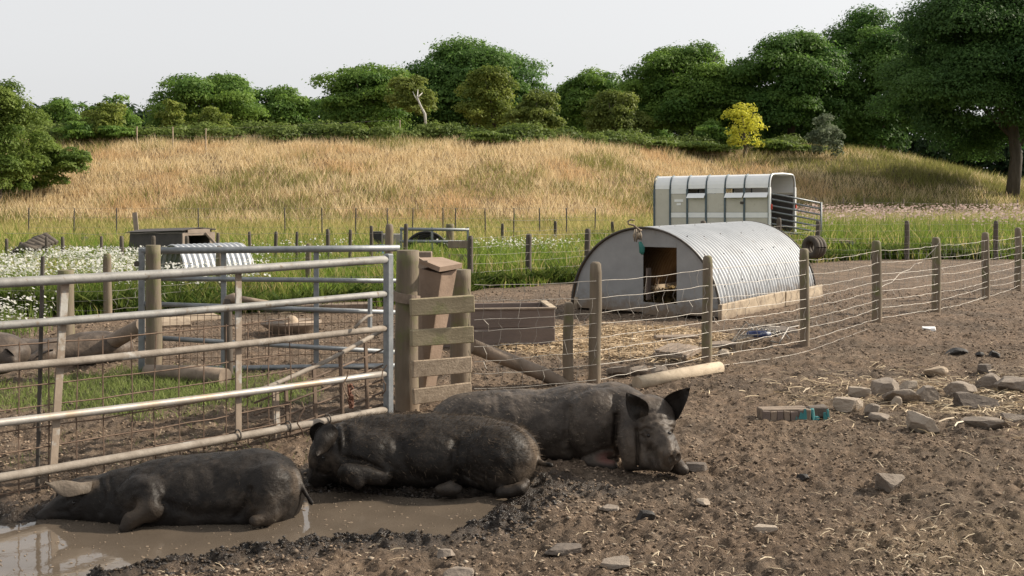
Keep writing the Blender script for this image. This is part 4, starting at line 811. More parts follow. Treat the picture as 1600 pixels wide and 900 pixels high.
# wooden trough box
tb = thing('wooden_trough', G(800, 540), 'brown two-board wooden trough box standing on the straw behind the stock fence', 'trough')
A, B = G(690, 543), G(867, 540); d = (B-A).normalized(); n = Vector((-d.y, d.x, 0)); L = (B-A).length; dep = .75
for zb, zh in ((.0, .2), (.205, .2)):
    mb = MB(); mb.box((A+B)/2+Vector((0, 0, zb+zh/2)), (L, .035, zh), (d, n, Vector((0, 0, 1))), ch=.006, jit=.003); mb.build('front_board', M['trough_wood'], tb)
    mb = MB(); mb.box((A+B)/2+n*dep+Vector((0, 0, zb+zh/2)), (L, .035, zh), (d, n, Vector((0, 0, 1))), ch=.006); mb.build('back_board', M['trough_wood'], tb)
    for e in (A+d*.02, B-d*.02):
        mb = MB(); mb.box(e+n*dep/2+Vector((0, 0, zb+zh/2)), (.035, dep-.036, zh), (d, n, Vector((0, 0, 1))), ch=.006); mb.build('end_board', M['trough_wood'], tb)
mb = MB(); mb.box(A.lerp(B, .5)+n*dep/2+Vector((0, 0, .06)), (L-.08, dep-.08, .02), (d, n, Vector((0, 0, 1)))); mb.build('bottom', M['trough_wood'], tb)
mb = MB(); mb.box((A+B)/2+n*.0+Vector((0, 0, .414)), (L+.02, .07, .02), (d, n, Vector((0, 0, 1))), ch=.003); mb.build('rim', M['old_wood'], tb)
mb = MB(); mb.box(B-d*.02+n*dep/2+Vector((0, 0, .417)), (.08, dep, .02), (d, n, Vector((0, 0, 1))), ch=.003); mb.build('rim', M['pale_wood'], tb)

# ------------------------------------------------------------------ the pig ark
aC = Vector((1.815, 15.25, 0)); aU = Vector((.824, -.567, 0)).normalized(); aX = Vector((.567, .824, 0)).normalized(); R = 1.15; ZC = .05; AL = 3.75
ak = thing('pig_ark', aC, 'large half-round corrugated metal pig ark with a square doorway', 'pig ark')
def ap(u, s, z): return aC+aU*u+aX*s+Vector((0, 0, z))
V, Q = corr_arch(aC, aX, R, AL, -.02, math.pi+.02, .104, .016, ZC, nseg=44)
rs_ = npmesh('roof_sheet', V, Q, M['corr'], ak, smooth=True); rs_.data.materials.append(mat('shaded_inner_zinc', (.13, .085, .05), (.22, .15, .09), scale=5, rough=.8, bump=.1))  # inner side darker and browner: the shade inside the ark is in its colour
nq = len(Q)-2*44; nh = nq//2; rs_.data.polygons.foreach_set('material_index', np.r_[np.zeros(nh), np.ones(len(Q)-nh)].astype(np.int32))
def panel(us, zlo, zhi_fn, s0, thick=.012):
    mb = MB(); n = len(us); fr = []; bk = []
    for u in us: fr += [ap(u, s0, zlo(u)), ap(u, s0, zhi_fn(u))]; bk += [ap(u, s0+thick, zlo(u)), ap(u, s0+thick, zhi_fn(u))]
    f = []; N = 2*n
    for i in range(n-1):
        a = 2*i; f += [(a, a+2, a+3, a+1), (N+a, N+a+1, N+a+3, N+a+2), (a+1, a+3, N+a+3, N+a+1), (a, N+a, N+a+2, a+2)]
    f += [(0, 1, N+1, N), (2*n-2, N+2*n-2, N+2*n-1, 2*n-1)]; mb.add(fr+bk, f); return mb
arc = lambda u: ZC+math.sqrt(max(0, (R-.015)**2-u*u))
panel(np.linspace(-1.13, -.01, 24), lambda u: .03, arc, .03).build('front_panel', M['ark_panel'], ak)
panel(np.linspace(.505, 1.13, 16), lambda u: .03, arc, .03).build('front_panel', M['ark_panel'], ak)
panel(np.linspace(-.008, .503, 10), lambda u: .94, arc, .03).build('lintel_panel', M['ark_panel'], ak)
panel(np.linspace(-.008, .503, 4), lambda u: .0, lambda u: .17, .03).build('door_sill', M['ark_panel'], ak)
mb = MB(); mb.tube([ap((R+.004)*math.cos(a), .0, ZC+(R+.004)*math.sin(a)) for a in np.linspace(0, math.pi, 40)], .016, 8); mb.build('front_rim', M['steel_dark'], ak, smooth=True)
mb = MB(); mb.tube([ap((R+.004)*math.cos(a), AL, ZC+(R+.004)*math.sin(a)) for a in np.linspace(0, math.pi, 40)], .016, 8); mb.build('rear_rim', M['steel_dark'], ak, smooth=True)
panel(np.linspace(-1.13, -.35, 20), lambda u: .03, arc, AL-.04).build('rear_panel', M['ark_panel'], ak)
mb = MB(); A, B = ap(R+.05, -.12, .1), ap(R+.05, 2.2, .1); mb.box((A+B)/2, ((B-A).length, .05, .23), (aX, aU, Vector((0, 0, 1))), ch=.006, jit=.006); mb.build('base_board', M['pale_wood'], ak)
mb = MB(); A, B = ap(R+.06, 2.22, .1), ap(R+.06, AL+.1, .1); mb.box((A+B)/2, ((B-A).length, .05, .22), (aX, aU, Vector((0, 0, 1))), ch=.006, jit=.006); mb.build('base_board', M['pale_wood'], ak)
mb = MB(); mb.box(ap(-R+.06, AL/2, .08), (AL, .05, .2), (aX, aU, Vector((0, 0, 1)))); mb.build('base_board', M['pale_wood'], ak)
mb = MB()
for s in np.arange(.25, AL, .62):
    for a in np.arange(.35, 2.6, .38):
        a_ = a+random.uniform(-.04, .04); p_ = ap((R+.012)*math.cos(a_), s+random.uniform(-.1, .1), ZC+(R+.012)*math.sin(a_)); mb.box(p_, (.016, .016, .016), ch=.004)
mb.build('bolt_heads', M['steel_dark'], ak, kind='stuff')
mb = MB(); mb.box(ap(.03, .12, .42), (.12, .02, .44), (aX, aU, Vector((0, 0, 1)))); mb.build('door_baffle', M['trough_wood'], ak)
mb = MB(); c = ap(-.03, -.02, 1.17); mb.tube([c+Vector((.02, 0, -.0)), P(1000, 360, 15.0), P(990, 352, 15), P(982, 350, 15), P(981, 346, 15), P(985, 343.5, 15), P(992, 344, 15)], [.014, .014, .014, .013, .012, .011, .009], 8); o = mb.build('crooked_rod', M['old_wood'], loc=c, smooth=True); setp(o, 'hooked stick poking up from the top of the pig ark', 'stick')
mb = MB(); c = P(996, 368, 15.1)
for k in range(5): mb.tube([P(992+2*k, 360+random.uniform(-2, 2), 15.1), P(990+3*k+random.uniform(-2, 2), 368, 15.05), P(992+2.5*k, 376+random.uniform(-2, 3), 15.1)], [.008, .018, .007], 7)
o = mb.build('rope_bundle', M['rope'], loc=c, smooth=True); setp(o, 'bundle of old rope tied above the ark doorway', 'rope')
mb = MB(); mb.tube([P(1000, 378, 15.05), P(1003, 387, 15.02), P(1003, 394, 15.02), P(1004, 398, 15.02)], [.03, .055, .05, .015], 8, flat=.4); o = mb.build('rag', M['rag'], loc=P(1003, 388, 15), smooth=True); setp(o, 'dark green rag hanging at the ark doorway', 'rag')
# straw bedding inside the ark
nS = 2600; u_ = rng.uniform(-1.0, 1.0, nS); s_ = rng.uniform(.35, 3.4, nS); base_h = .12+.22*np.exp(-((u_-.1)/.5)**2-((s_-2.2)/.8)**2)
pv = []; pc_ = []
for u1, s1, h1_ in zip(u_, s_, base_h):
    c0 = ap(u1, s1, h1_); a = random.random()*6.28; l = random.uniform(.06, .15); dv = Vector((math.cos(a)*l, math.sin(a)*l, random.uniform(-.04, .05))); sd_ = Vector((-math.sin(a), math.cos(a), 0))*.006
    pv += [c0-dv-sd_, c0-dv+sd_, c0+dv+sd_, c0+dv-sd_]; t = random.random(); pc_ += [(.34+.16*t, .24+.13*t, .1+.08*t)]*4
o = npmesh('straw_bedding', [tuple(v) for v in pv], np.arange(4*nS).reshape(-1, 4), M['straw'], col=np.array(pc_)); setp(o, 'loose golden straw bedding inside the pig ark', 'straw', kind='stuff')
gu, gs = np.meshgrid(np.linspace(-1.1, 1.1, 26), np.linspace(.1, 3.6, 36)); hb = .08+.22*np.exp(-((gu-.1)/.5)**2-((gs-2.2)/.8)**2)
vv = [tuple(ap(a, b, c0)) for a, b, c0 in zip(gu.ravel(), gs.ravel(), hb.ravel())]; i = np.arange(35)[:, None]*26+np.arange(25)[None, :]
o = npmesh('bedding_heap', vv, np.stack([i, i+1, i+27, i+26], -1).reshape(-1, 4), mat('bedding', (.2, .14, .07), (.36, .26, .13), scale=20, bump=.8), smooth=True); setp(o, 'heap of trodden straw on the floor of the pig ark', 'straw', kind='stuff')

# ------------------------------------------------------------------ livestock trailer
TR = math.radians(-36); ts = Vector((math.cos(TR), math.sin(TR), .012)).normalized(); td = Vector((-math.sin(TR), math.cos(TR), 0)); tA = Vector((4.02, 31, 0)); TL, TWD = 3.42, 1.75
tz = Vector((0, 0, 1))
def tp(s, d, z): return tA+ts*s+td*d+tz*z
tr = thing('livestock_trailer', tp(TL/2, TWD/2, 0), 'white and beige livestock trailer with its rear gates open, parked behind the ark', 'trailer')
z0, z1, z2, ER = .55, 1.80, 2.14, .36
edges = [.0, .50, 1.03, 1.60, 2.16, 2.72, TL]
def arcpts(rr=ER):
    return [(.27*(1-math.cos(a)**.8), z2-rr+rr*math.sin(a)**.9) for a in np.linspace(0, math.pi/2, 7)]
prof = arcpts()
def quad_slab(mb, q, nrm, th): mb.add([v for v in q]+[v-nrm*th for v in q], [(0, 1, 2, 3), (7, 6, 5, 4), (0, 4, 5, 1), (1, 5, 6, 2), (2, 6, 7, 3), (3, 7, 4, 0)])
for sgn in (0, 1):
    D = (lambda d: d) if sgn == 0 else (lambda d: TWD-d); nn = -td if sgn == 0 else td
    for k, (a, b) in enumerate(zip(edges[:-1], edges[1:])):
        a_, b_ = a+.022, b-.022
        mb = MB()
        for (d0, h0), (d1, h1_) in zip(prof[:-1], prof[1:]):
            q = [tp(a_, D(d0), h0), tp(b_, D(d0), h0), tp(b_, D(d1), h1_), tp(a_, D(d1), h1_)]; quad_slab(mb, q, Vector((0, 0, 1))*.5+nn*.5, .02)
        mb.build('roof_panel', M['white_paint'], tr)
        opn = k in (2, 4, 5) and True
        vent0, vent1 = 1.64, z2-ER-.01
        if not opn or sgn == 1 and k != 2:
            if k > 0: mb = MB(); quad_slab(mb, [tp(a_, D(-.006), vent0), tp(b_, D(-.006), vent0), tp(b_, D(-.006), vent1), tp(a_, D(-.006), vent1)], nn, .018); mb.build('vent_flap', M['white_paint'], tr)
        elif sgn == 0:
            mb = MB(); quad_slab(mb, [tp(a_, D(-.12), vent0-.12), tp(b_, D(-.12), vent0-.12), tp(b_, D(-.01), vent0+.01), tp(a_, D(-.01), vent0+.01)], nn, .015); mb.build('vent_flap', M['white_paint'], tr)
        top = vent0-.008 if k > 0 else vent1
        mb = MB(); quad_slab(mb, [tp(a_, D(0), 1.13 if k else .55), tp(b_, D(0), 1.13 if k else .55), tp(b_, D(0), top), tp(a_, D(0), top)], nn, .02); mb.build('side_panel', M['beige_paint'], tr)
        if k:
            mb = MB(); quad_slab(mb, [tp(a_, D(-.008), .98), tp(b_, D(-.008), .98), tp(b_, D(-.008), 1.122), tp(a_, D(-.008), 1.122)], nn, .03); mb.build('trim_strip', M['white_paint'], tr)
            mb = MB(); quad_slab(mb, [tp(a_, D(0), .55), tp(b_, D(0), .55), tp(b_, D(0), .972), tp(a_, D(0), .972)], nn, .02); mb.build('lower_panel', M['beige_paint'], tr)
    for e in edges:
        mb = MB(); mb.box(tp(e, D(-.012), (z0+z2-ER)/2), (.052, .034, z2-ER-z0), (ts, td, tz), ch=.004); mb.build('frame_post', M['blue_frame'], tr)
        mb = MB(); mb.tube([tp(e, D(d0-.012), h0+.004) for d0, h0 in prof], .02, 6); mb.build('frame_hoop', M['blue_frame'], tr, smooth=True)
mb = MB(); q = [tp(0, .26, z2), tp(TL, .26, z2), tp(TL, TWD-.26, z2), tp(0, TWD-.26, z2)]; quad_slab(mb, q, tz, .025); mb.build('roof_top', M['white_paint'], tr)
mb = MB(); q = [tp(0, 0.02, z0), tp(0, TWD-.02, z0), tp(0, TWD-.02, z2-.05), tp(0, .02, z2-.05)]; quad_slab(mb, q, -ts, .03); mb.build('front_wall', M['beige_paint'], tr)
mb = MB(); mb.box(tp(TL/2, TWD/2, z0-.04), (TL, TWD, .08), (ts, td, tz)); mb.build('floor', M['steel_dark'], tr)
mb = MB()
for d_ in (.0, TWD): mb.box(tp(TL+.02, d_, (z0+z2-ER)/2), (.05, .07, z2-ER-z0), (ts, td, tz), ch=.006)
mb.tube([tp(TL+.02, d0, h0) for d0, h0 in prof]+[tp(TL+.02, TWD/2, z2+.02)]+[tp(TL+.02, TWD-d0, h0) for d0, h0 in prof[::-1]], .022, 8); mb.build('rear_frame', M['white_paint'], tr)
for d_ in (.035, TWD-.035):
    mb = MB(); mb.box(tp(TL/2, d_, 1.08), (TL-.06, .02, 1.0), (ts, td, tz)); mb.build('lining', M['hutdark'], tr)
mb = MB(); mb.box(tp(.06, TWD/2, 1.25), (.02, TWD-.1, 1.3), (ts, td, tz)); mb.build('lining', M['trough_wood'], tr)
for d_ in (.03, TWD-.03):
    mb = MB(); mb.box(tp(TL+.06, d_, 1.27), (.03, .05, .14), (ts, td, tz), ch=.005); mb.build('tail_lamp', M['red'], tr)
for sgn in (0, 1):
    for ds in (-.34, .34):
        c = tp(TL*.52+ds, -.12 if sgn == 0 else TWD+.12, .3); mb = MB(); ring = []
        mb.tube([c-td*.09, c-td*.1, c+td*.1, c+td*.09], [.2, .3, .3, .2], 20); mb.build('wheel', M['black'], tr, smooth=True)
mb = MB(); mb.box(tp(TL*.52, -.12, .64), (1.5, .22, .05), (ts, td, tz), ch=.02); mb.build('mudguard', M['galv'], tr)
mb = MB(); mb.tube([tp(0, TWD/2, .5), tp(-1.2, TWD/2, .48)], .05, 8); mb.build('drawbar', M['steel_dark'], tr)
hr = [(1.62, 1.40), (1.47, 1.25), (1.30, 1.09), (1.14, .93), (.98, .77), (.82, .62), (.66, .47)]
E = P(1283, 320, 29.3)
for za, zb in hr:
    a = tp(TL+.05, .06, za); mb = MB(); mb.tube([a, Vector((E.x, E.y, zb))], .024, 8); mb.build('gate_rail', M['galv'], tr, smooth=True)
mb = MB(); mb.tube([Vector((E.x, E.y, .25)), Vector((E.x, E.y, 1.43))], .028, 8); mb.build('gate_stile', M['galv'], tr, smooth=True)
a = tp(TL*.78, -.02, 1.38); mb = MB(); mb.box(a, (.12, .03, .07), (ts, td, tz), ch=.01); mb.build('latch', M['steel_dark'], tr)
a = tp(.77, -.006, 1.45); mb = MB(); mb.box(a, (.27, .012, .07), (ts, td, tz)); mb.box(a+Vector((0, 0, -.1)), (.13, .012, .06), (ts, td, tz)); mb.build('sign_plate', M['white_paint'], tr)
# tyre and pallet behind the ark
c = P(1272, 386, 26); ty = thing('old_tyre', c, 'brown old tyre roll leaning by the post just right of the pig ark', 'tyre')
ax_ = Vector((.86, .5, .0)).normalized(); pp = ax_.cross(tz)
for k in range(3):
    mb = MB(); cc_ = c+ax_*(.1*k-.1); mb.tube([cc_+pp*(.2*math.cos(a))+tz*(.2*math.sin(a)) for a in np.linspace(0, 2*math.pi, 20)], .075, 8, cap=False); mb.build('ring', M['post_dark'], ty, smooth=True)
pt = thing('pallet', G(1300, 405), 'weathered wooden pallet lying flat on the grass right of the tyre', 'pallet')
for k in range(6):
    a, b = G(1288+1*k, 402)+Vector((0, .22*k, .42)), G(1334, 402)+Vector((0, .22*k, .42)); mb = MB(); mb.box((a+b)/2, ((b-a).length, .12, .025), ch=.004, jit=.006); mb.build('slat', M['old_wood'], pt)
for x in (1292, 1330):
    mb = MB(); mb.box(G(x, 402)+Vector((0, .55, .33)), (.08, 1.3, .14)); mb.build('bearer', M['galv'], pt)
# ------------------------------------------------------------------ stones and debris
import bmesh
def rock(px0, px1, py0, py1, label, m='stone', cat='stone', group='stones scattered on the yard', seed=0, depth=.7, sink=.12, name='stone', box=.85, rotz=None, cuts=9):
    """angular stone: a jittered, plane-cut lump sized from its box in the photo"""
    r = random.Random(seed+px0*7+py0); Y = G(0, py1).y-.0; w = (px1-px0)*Y/F; h = (py1-py0)*Y/F*.96; c = G((px0+px1)/2, py1)
    dp = max(.03, w*depth); Y2 = c.y+dp*.45; c = Vector((c.x*Y2/c.y, Y2, 0)); h = max(.015, CH-(py0-300)*(c.y)/F)
    bm = bmesh.new(); bmesh.ops.create_icosphere(bm, subdivisions=4, radius=1)
    pl = []
    for k in range(cuts-2):
        a = Vector((r.gauss(0, 1), r.gauss(0, 1), r.gauss(0, .8))).normalized(); pl.append((a, r.uniform(.55, .82)))
    A_ = np.array([v.co[:] for v in bm.verts]); mm = np.abs(A_).max(1)[:, None]; A_ = A_*(1-box)+A_/mm*box
    for a, d in pl:
        e = np.maximum(A_ @ np.array(a)-d, 0); A_ -= np.array(a)*e[:, None]
    A_ *= (1+.14*(fbm(A_[:, 0]*3+seed, A_[:, 1]*3+px0, A_[:, 2]*3, 3)-.5)+.06*(fbm(A_[:, 0]*11+seed, A_[:, 1]*11+px0, A_[:, 2]*11, 2)-.5))[:, None]
    for v, c_ in zip(bm.verts, A_): v.co = c_
    xs_ = [v.co.x for v in bm.verts]; ys_ = [v.co.y for v in bm.verts]; zs_ = [v.co.z for v in bm.verts]; rz = rotz if rotz is not None else r.uniform(-.3, .3)
    cxr, sxr = math.cos(rz), math.sin(rz)
    for v in bm.verts:
        x = (v.co.x-min(xs_))/(max(xs_)-min(xs_))-.5; y = (v.co.y-min(ys_))/(max(ys_)-min(ys_))-.5; z = (v.co.z-min(zs_))/(max(zs_)-min(zs_))
        x *= w; y *= dp; x, y = x*cxr-y*sxr*.5, x*sxr*.5+y*cxr
        v.co = (x, y, z*h*(1+sink)-h*sink)
    me = bpy.data.meshes.new(name); bm.to_mesh(me); bm.free(); me.materials.append(M[m])
    o = link(name, me, None, (c.x, c.y, gz(c.x, c.y)*.6)); return setp(o, label, cat, group)
rock(1357, 1411, 591, 622, 'largest squared grey stone at the left of the stone row', seed=1)
rock(1407, 1434, 593, 609, 'small pale stone tucked behind the squared grey stone', 'stone_pale', seed=2)
rock(1326, 1359, 604, 624, 'pale lump left of the squared grey stone', 'stone_pale', seed=3)
rock(1380, 1437, 607, 634, 'sloping grey slab leaning in front of the squared grey stone', 'stone', seed=4, box=.5)
rock(1428, 1467, 602, 630, 'brown wedge stone at the right end of the left stone group', 'stone', seed=5, box=.5)
rock(1392, 1409, 619, 639, 'small pointed stone in front of the sloping grey slab', 'stone_pale', seed=6, box=.2)
rock(1302, 1351, 622, 645, 'pale ridged stone right behind the teal-painted beam', 'stone_pale', seed=7, box=.6)
rock(1350, 1376, 629, 653, 'knobbly stone with a dark hole right of the teal-painted beam', 'stone', seed=8, box=.2)
rock(1356, 1392, 645, 660, 'low stone at the foot of the knobbly stone with the hole', 'stone', seed=9, box=.3)
rock(1420, 1466, 642, 678, 'pale barrel-shaped stone standing alone in front of the stone row', 'stone_pale', seed=43, box=.8)
rock(1491, 1557, 612, 639, 'dark flat-topped stone in the right half of the stone row', 'stone_dark', seed=11, box=.8)
rock(1476, 1529, 594, 621, 'squared stone behind the dark flat-topped stone', 'stone', seed=12)
rock(1522, 1572, 582, 610, 'broken stone with dark underside, second from the back at the right', 'stone', seed=13, box=.6)
rock(1525, 1549, 569, 584, 'small stone perched at the very back of the stone row', 'stone_dark', seed=14)
rock(1556, 1615, 590, 618, 'large stone cut by the right edge of the photo', 'stone', seed=15, box=.5)
rock(1502, 1579, 650, 674, 'long flat slab in front of the right-hand stones', 'stone', seed=16, box=.8)
rock(1564, 1610, 645, 659, 'thin flat stone at the right edge in front of the stone row', 'stone', seed=17, box=.8)
rock(1442, 1482, 572, 589, 'rounded mound of pale earth and stone behind the stone row', 'muddy_board', seed=18, box=.1, name='earth_mound', cat='mound')
rock(1366, 1415, 736, 772, 'brown angular stone lying alone in the right foreground', 'stone', seed=19, box=.45)
rock(1172, 1214, 822, 839, 'small flat wedge stone in the lower middle foreground', 'stone_pale', seed=20, box=.85)
rock(1070, 1106, 724, 739, 'flat dark stone just right of the large pig\'s snout', 'stone_dark', seed=21, box=.7)
rock(934, 968, 792, 804, 'flat pale stone on the bare earth below the large pig', 'stone', seed=22, box=.6)
rock(1088, 1110, 783, 796, 'small pale stone in the middle of the foreground earth', 'stone_pale', seed=23, box=.5)
rock(850, 910, 848, 868, 'broad brown earth-covered stone at the lower centre', 'stone_dark', seed=24, box=.4)
rock(682, 712, 856, 872, 'small brown stone near the lower edge of the mud bank', 'stone', seed=25, box=.5)
rock(936, 985, 874, 896, 'pale flat stone at the bottom edge of the photo', 'stone', seed=26, box=.7)
rock(690, 742, 885, 908, 'pale stone cut off by the bottom edge left of the centre', 'stone', seed=27, box=.6)
rock(993, 1024, 798, 816, 'black clod of dung in the middle foreground', 'dung', 'dung', 'black dung clods', seed=28, name='dung_clod', box=.1)
rock(1244, 1265, 742, 754, 'small black clod left of the lone brown angular stone', 'dung', 'dung', 'black dung clods', seed=29, name='dung_clod', box=.1)
rock(1478, 1513, 544, 557, 'ragged black clod far right, leftmost of the three in a row', 'dung', 'dung', 'black dung clods', seed=30, name='dung_clod', box=.1)
rock(1524, 1538, 551, 559, 'tiny black clod far right, middle of the three in a row', 'dung', 'dung', 'black dung clods', seed=31, name='dung_clod', box=.1)
rock(1545, 1563, 546, 558, 'round black clod far right, rightmost of the three in a row', 'dung', 'dung', 'black dung clods', seed=32, name='dung_clod', box=.1)
rock(1440, 1461, 509, 517, 'white chip of stone lying alone right of the stock fence', 'white_paint', seed=33, box=.7)
rock(1120, 1140, 545, 557, 'pale stone next to the foot of the third tall fence post', 'stone_pale', seed=34, box=.5)
rock(948, 985, 570, 589, 'grey block nearest the tall post in the rubble behind the pig', 'stone', 'stone', 'rubble behind the large pig', seed=35)
rock(985, 1012, 572, 586, 'grey flat block in the middle of the rubble behind the pig', 'stone', 'stone', 'rubble behind the large pig', seed=36, box=.8)
rock(1010, 1046, 571, 585, 'grey flat block at the right end of the rubble behind the pig', 'stone', 'stone', 'rubble behind the large pig', seed=37, box=.8)
slab('plank', 'thick short baulk of wood lying on the straw in front of the ark', 'plank', 1026, 1092, 535, 533, (.07, .12), 'old_wood', jit=.012)
pl2 = thing('broken_pallet', G(1058, 568), 'broken slatted pallet half buried in the straw left of the middle fence post', 'pallet')
A, B = G(1022, 561), G(1068, 567); d = (B-A).normalized(); n = Vector((-d.y, d.x, 0))
mb = MB(); mb.box((A+B)/2+Vector((0, 0, .04)), ((B-A).length, .05, .07), (d, n, tz), ch=.008, jit=.008); mb.build('bearer', M['old_wood'], pl2)
A2, B2 = G(1068, 567), G(1094, 553); d2 = (B2-A2).normalized(); mb = MB(); mb.box((A2+B2)/2+Vector((0, 0, .05)), ((B2-A2).length, .05, .06), (d2, tz.cross(d2), tz), ch=.008, jit=.006); mb.build('bearer', M['old_wood'], pl2)
for k in range(5):
    s = A.lerp(B, .1+.2*k)+Vector((0, 0, .085)); mb = MB(); mb.box(s+d2*.3, (.62, .055, .018), (d2, tz.cross(d2), tz), ch=.003, jit=.006); mb.build('slat', M['old_wood'], pl2)
dh = thing('wire_basket', G(1190, 540), 'collapsed wire basket with a blue sack caught in it near the ark', 'basket')
A = G(1140, 541)
for k in range(7):
    mb = MB(); a = P(1142+4*k, 536-1.5*k, 12.2); b = P(1166+9*k, 503+2.2*k, 12.8); c_ = P(1180+9*k, 521+1.5*k, 12.4); mb.tube([a, b, b.lerp(c_, .5)+Vector((0, 0, .02)), c_], .007, 5); mb.build('basket_wire', M['wire'], dh, smooth=True)
for k in range(4):
    mb = MB(); mb.tube([P(1150+6*k, 532-8*k, 12.3), P(1178+6*k, 530-7*k, 12.3), P(1206+4*k, 526-5*k, 12.4)], .006, 5); mb.build('basket_wire', M['wire'], dh, smooth=True)
mb = MB(); mb.tube([P(1204, 533, 12.2), P(1218, 536, 12.1), P(1224, 525, 12.3), P(1232, 512, 12.6), P(1248, 509, 12.8)], .008, 6); mb.build('bent_wire', M['wire'], dh, smooth=True)
mb = MB(); mb.tube([P(1168, 521, 12.4), P(1178, 522, 12.35), P(1190, 521, 12.35), P(1204, 522, 12.35)], [.025, .04, .045, .02], 9); o = mb.build('blue_sack', M['bluebag'], loc=P(1186, 522, 12.35), smooth=True); setp(o, 'crumpled blue sack inside the collapsed wire basket', 'sack')
slab('plank', 'dark board lying flat at the left foot of the wire basket', 'plank', 1116, 1158, 546, 543, (.04, .3), 'old_wood')
sg = thing('slatted_end', G(1160, 549), 'small slatted crate end leaning in front of the wire basket', 'crate')
for k in range(4):
    p = G(1152+5*k, 549-1.2*k); mb = MB(); mb.box(p+Vector((0, 0, .06)), (.028, .02, .13), (Vector((1, .2, 0)).normalized(), Vector((-.2, 1, 0)).normalized(), (tz+Vector((.15, 0, 0))).normalized()), ch=.002); mb.build('slat', M['pale_wood'], sg)
slab('plank', 'dark slatted board right of the blue sack at the tall fence post', 'plank', 1212, 1248, 523, 521, (.05, .35), 'stone_dark')
bt = thing('painted_beam', G(1245, 660), 'short square wooden beam with flaking teal paint on its right end', 'beam')
A, B = G(1193, 660), G(1268, 658); d = (B-A).normalized(); n = Vector((-d.y, d.x, 0)); Lb = (B-A).length
for k in range(7):
    mb = MB(); h_ = .088+random.uniform(-.008, .008); mb.box(A+d*(Lb*(k+.5)/7)+n*.012+Vector((0, 0, h_/2-.01)), (Lb/7*random.uniform(.86, .97), .02, h_), (d, n, tz), ch=.003, jit=.004); mb.build('front_slat', M[('trough_wood', 'old_wood', 'trough_wood', 'old_wood', 'trough_wood', 'trough_wood', 'old_wood')[k]], bt)
for k in range(4):
    mb = MB(); mb.box((A+B)/2+n*(.045+.034*k)+Vector((0, 0, .036)), (Lb-.012*(k % 2), .03, .105-.005*(k % 2)), (d, n, tz), ch=.004, jit=.004); mb.build('board', M['old_wood'], bt)
mb = MB(); pts_ = [(1243, 659), (1246, 652), (1250, 654), (1253, 645), (1257, 648), (1259, 640), (1262, 641), (1263, 659)]
fr_ = [Vector((P(x, y, A.y+.0).x, A.y-.012, P(x, y, A.y).z)) for x, y in pts_]; fr_ = [A+d*((v.x-A.x)/d.x)+Vector((0, 0, v.z))-n*.004 for v in fr_]
mb.add(fr_+[v+n*.006 for v in fr_], [tuple(range(8)), tuple(range(15, 7, -1))]+[(i, (i+1) % 8, 8+(i+1) % 8, 8+i) for i in range(8)]); mb.build('paint_patch', M['teal'], bt)
for x0, x1, h_ in ((1270, 1274, .085), (1275, 1282, .03), (1290, 1293, .06), (1295, 1297, .075)):
    a, b = G(x0, 658), G(x1, 657.6); mb = MB(); mb.box((a+b)/2+n*.03+Vector((0, 0, h_/2)), ((b-a).length, .02, h_), (d, n, tz), ch=.002, jit=.008); mb.build('splinter', M['teal'], bt)
a, b = G(1268, 657), G(1300, 656); mb = MB(); mb.box((a+b)/2+n*.09+Vector((0, 0, .05)), ((b-a).length, .09, .08), (d, n, tz), ch=.01, jit=.008); mb.build('splintered_end', M['stone_dark'], bt)

# ------------------------------------------------------------------ crumbs of soil, pebbles and straw litter
def ico():
    V = np.array([(1, 0, 0), (-.9, .2, 0), (.1, 1, .1), (0, -.95, 0), (.1, .05, .9), (0, 0, -.8)]); return V, np.array([(0, 2, 4), (2, 1, 4), (1, 3, 4), (3, 0, 4), (2, 0, 5), (1, 2, 5), (3, 1, 5), (0, 3, 5)])
IV, IF = ico()
def crumbs(name, label, x, y, size, cols, flat=(.45, .8), cat='crumbs'):
    n = len(x); z = ground_z(x, y); jv = rng.uniform(.55, 1.25, (n, len(IV), 1)); a = rng.uniform(0, 6.28, n); sc = np.stack([size*rng.uniform(.7, 1.4, n), size*rng.uniform(.7, 1.2, n), size*rng.uniform(*flat, n)], -1)
    v = IV[None]*jv*sc[:, None, :]; vx = v[..., 0]*np.cos(a)[:, None]-v[..., 1]*np.sin(a)[:, None]; vy = v[..., 0]*np.sin(a)[:, None]+v[..., 1]*np.cos(a)[:, None]
    VV = np.stack([vx+x[:, None], vy+y[:, None], v[..., 2]+(z+sc[:, 2]*.35)[:, None]], -1).reshape(-1, 3); FF = (IF[None]+(np.arange(n)*len(IV))[:, None, None]).reshape(-1, 3)
    o = npmesh(name, VV, FF, M['clod'], col=np.repeat(cols, len(IV), 0)); return setp(o, label, cat, kind='stuff')
def scatter(n, y0, y1, wmul=.52):
    y = np.exp(rng.uniform(math.log(y0), math.log(y1), n)); x = rng.uniform(-1, 1, n)*(y*wmul); return x, y
x, y = scatter(120000, 4.6, 19); sd = pud_sd(x, y); dens = sstep(.36, .6, fbm(x*1.6, y*1.6))*.65+.35
k = (sd > .05) & (rng.random(len(x)) < dens) & (grass_patch(x, y) < .3); x, y, sd = x[k], y[k], sd[k]
size = (.0026+.0125*rng.random(len(x))**3.5)*(.7+.07*y); wt = (1-sstep(.05, .4, sd))[:, None]; t = rng.random(len(x))[:, None]; t2 = rng.random(len(x))[:, None]
cc = (np.array([.07, .052, .038])*(1-t)+np.array([.31, .235, .172])*t); cc = np.where(t2 > .965, np.array([[.3, .245, .185]]), cc); cc = cc*(1-wt)+np.array([.025, .02, .016])*wt
crumbs('soil_crumbs', 'loose crumbs and small clods of dry earth all over the yard', x, y, size, cc, cat='soil')
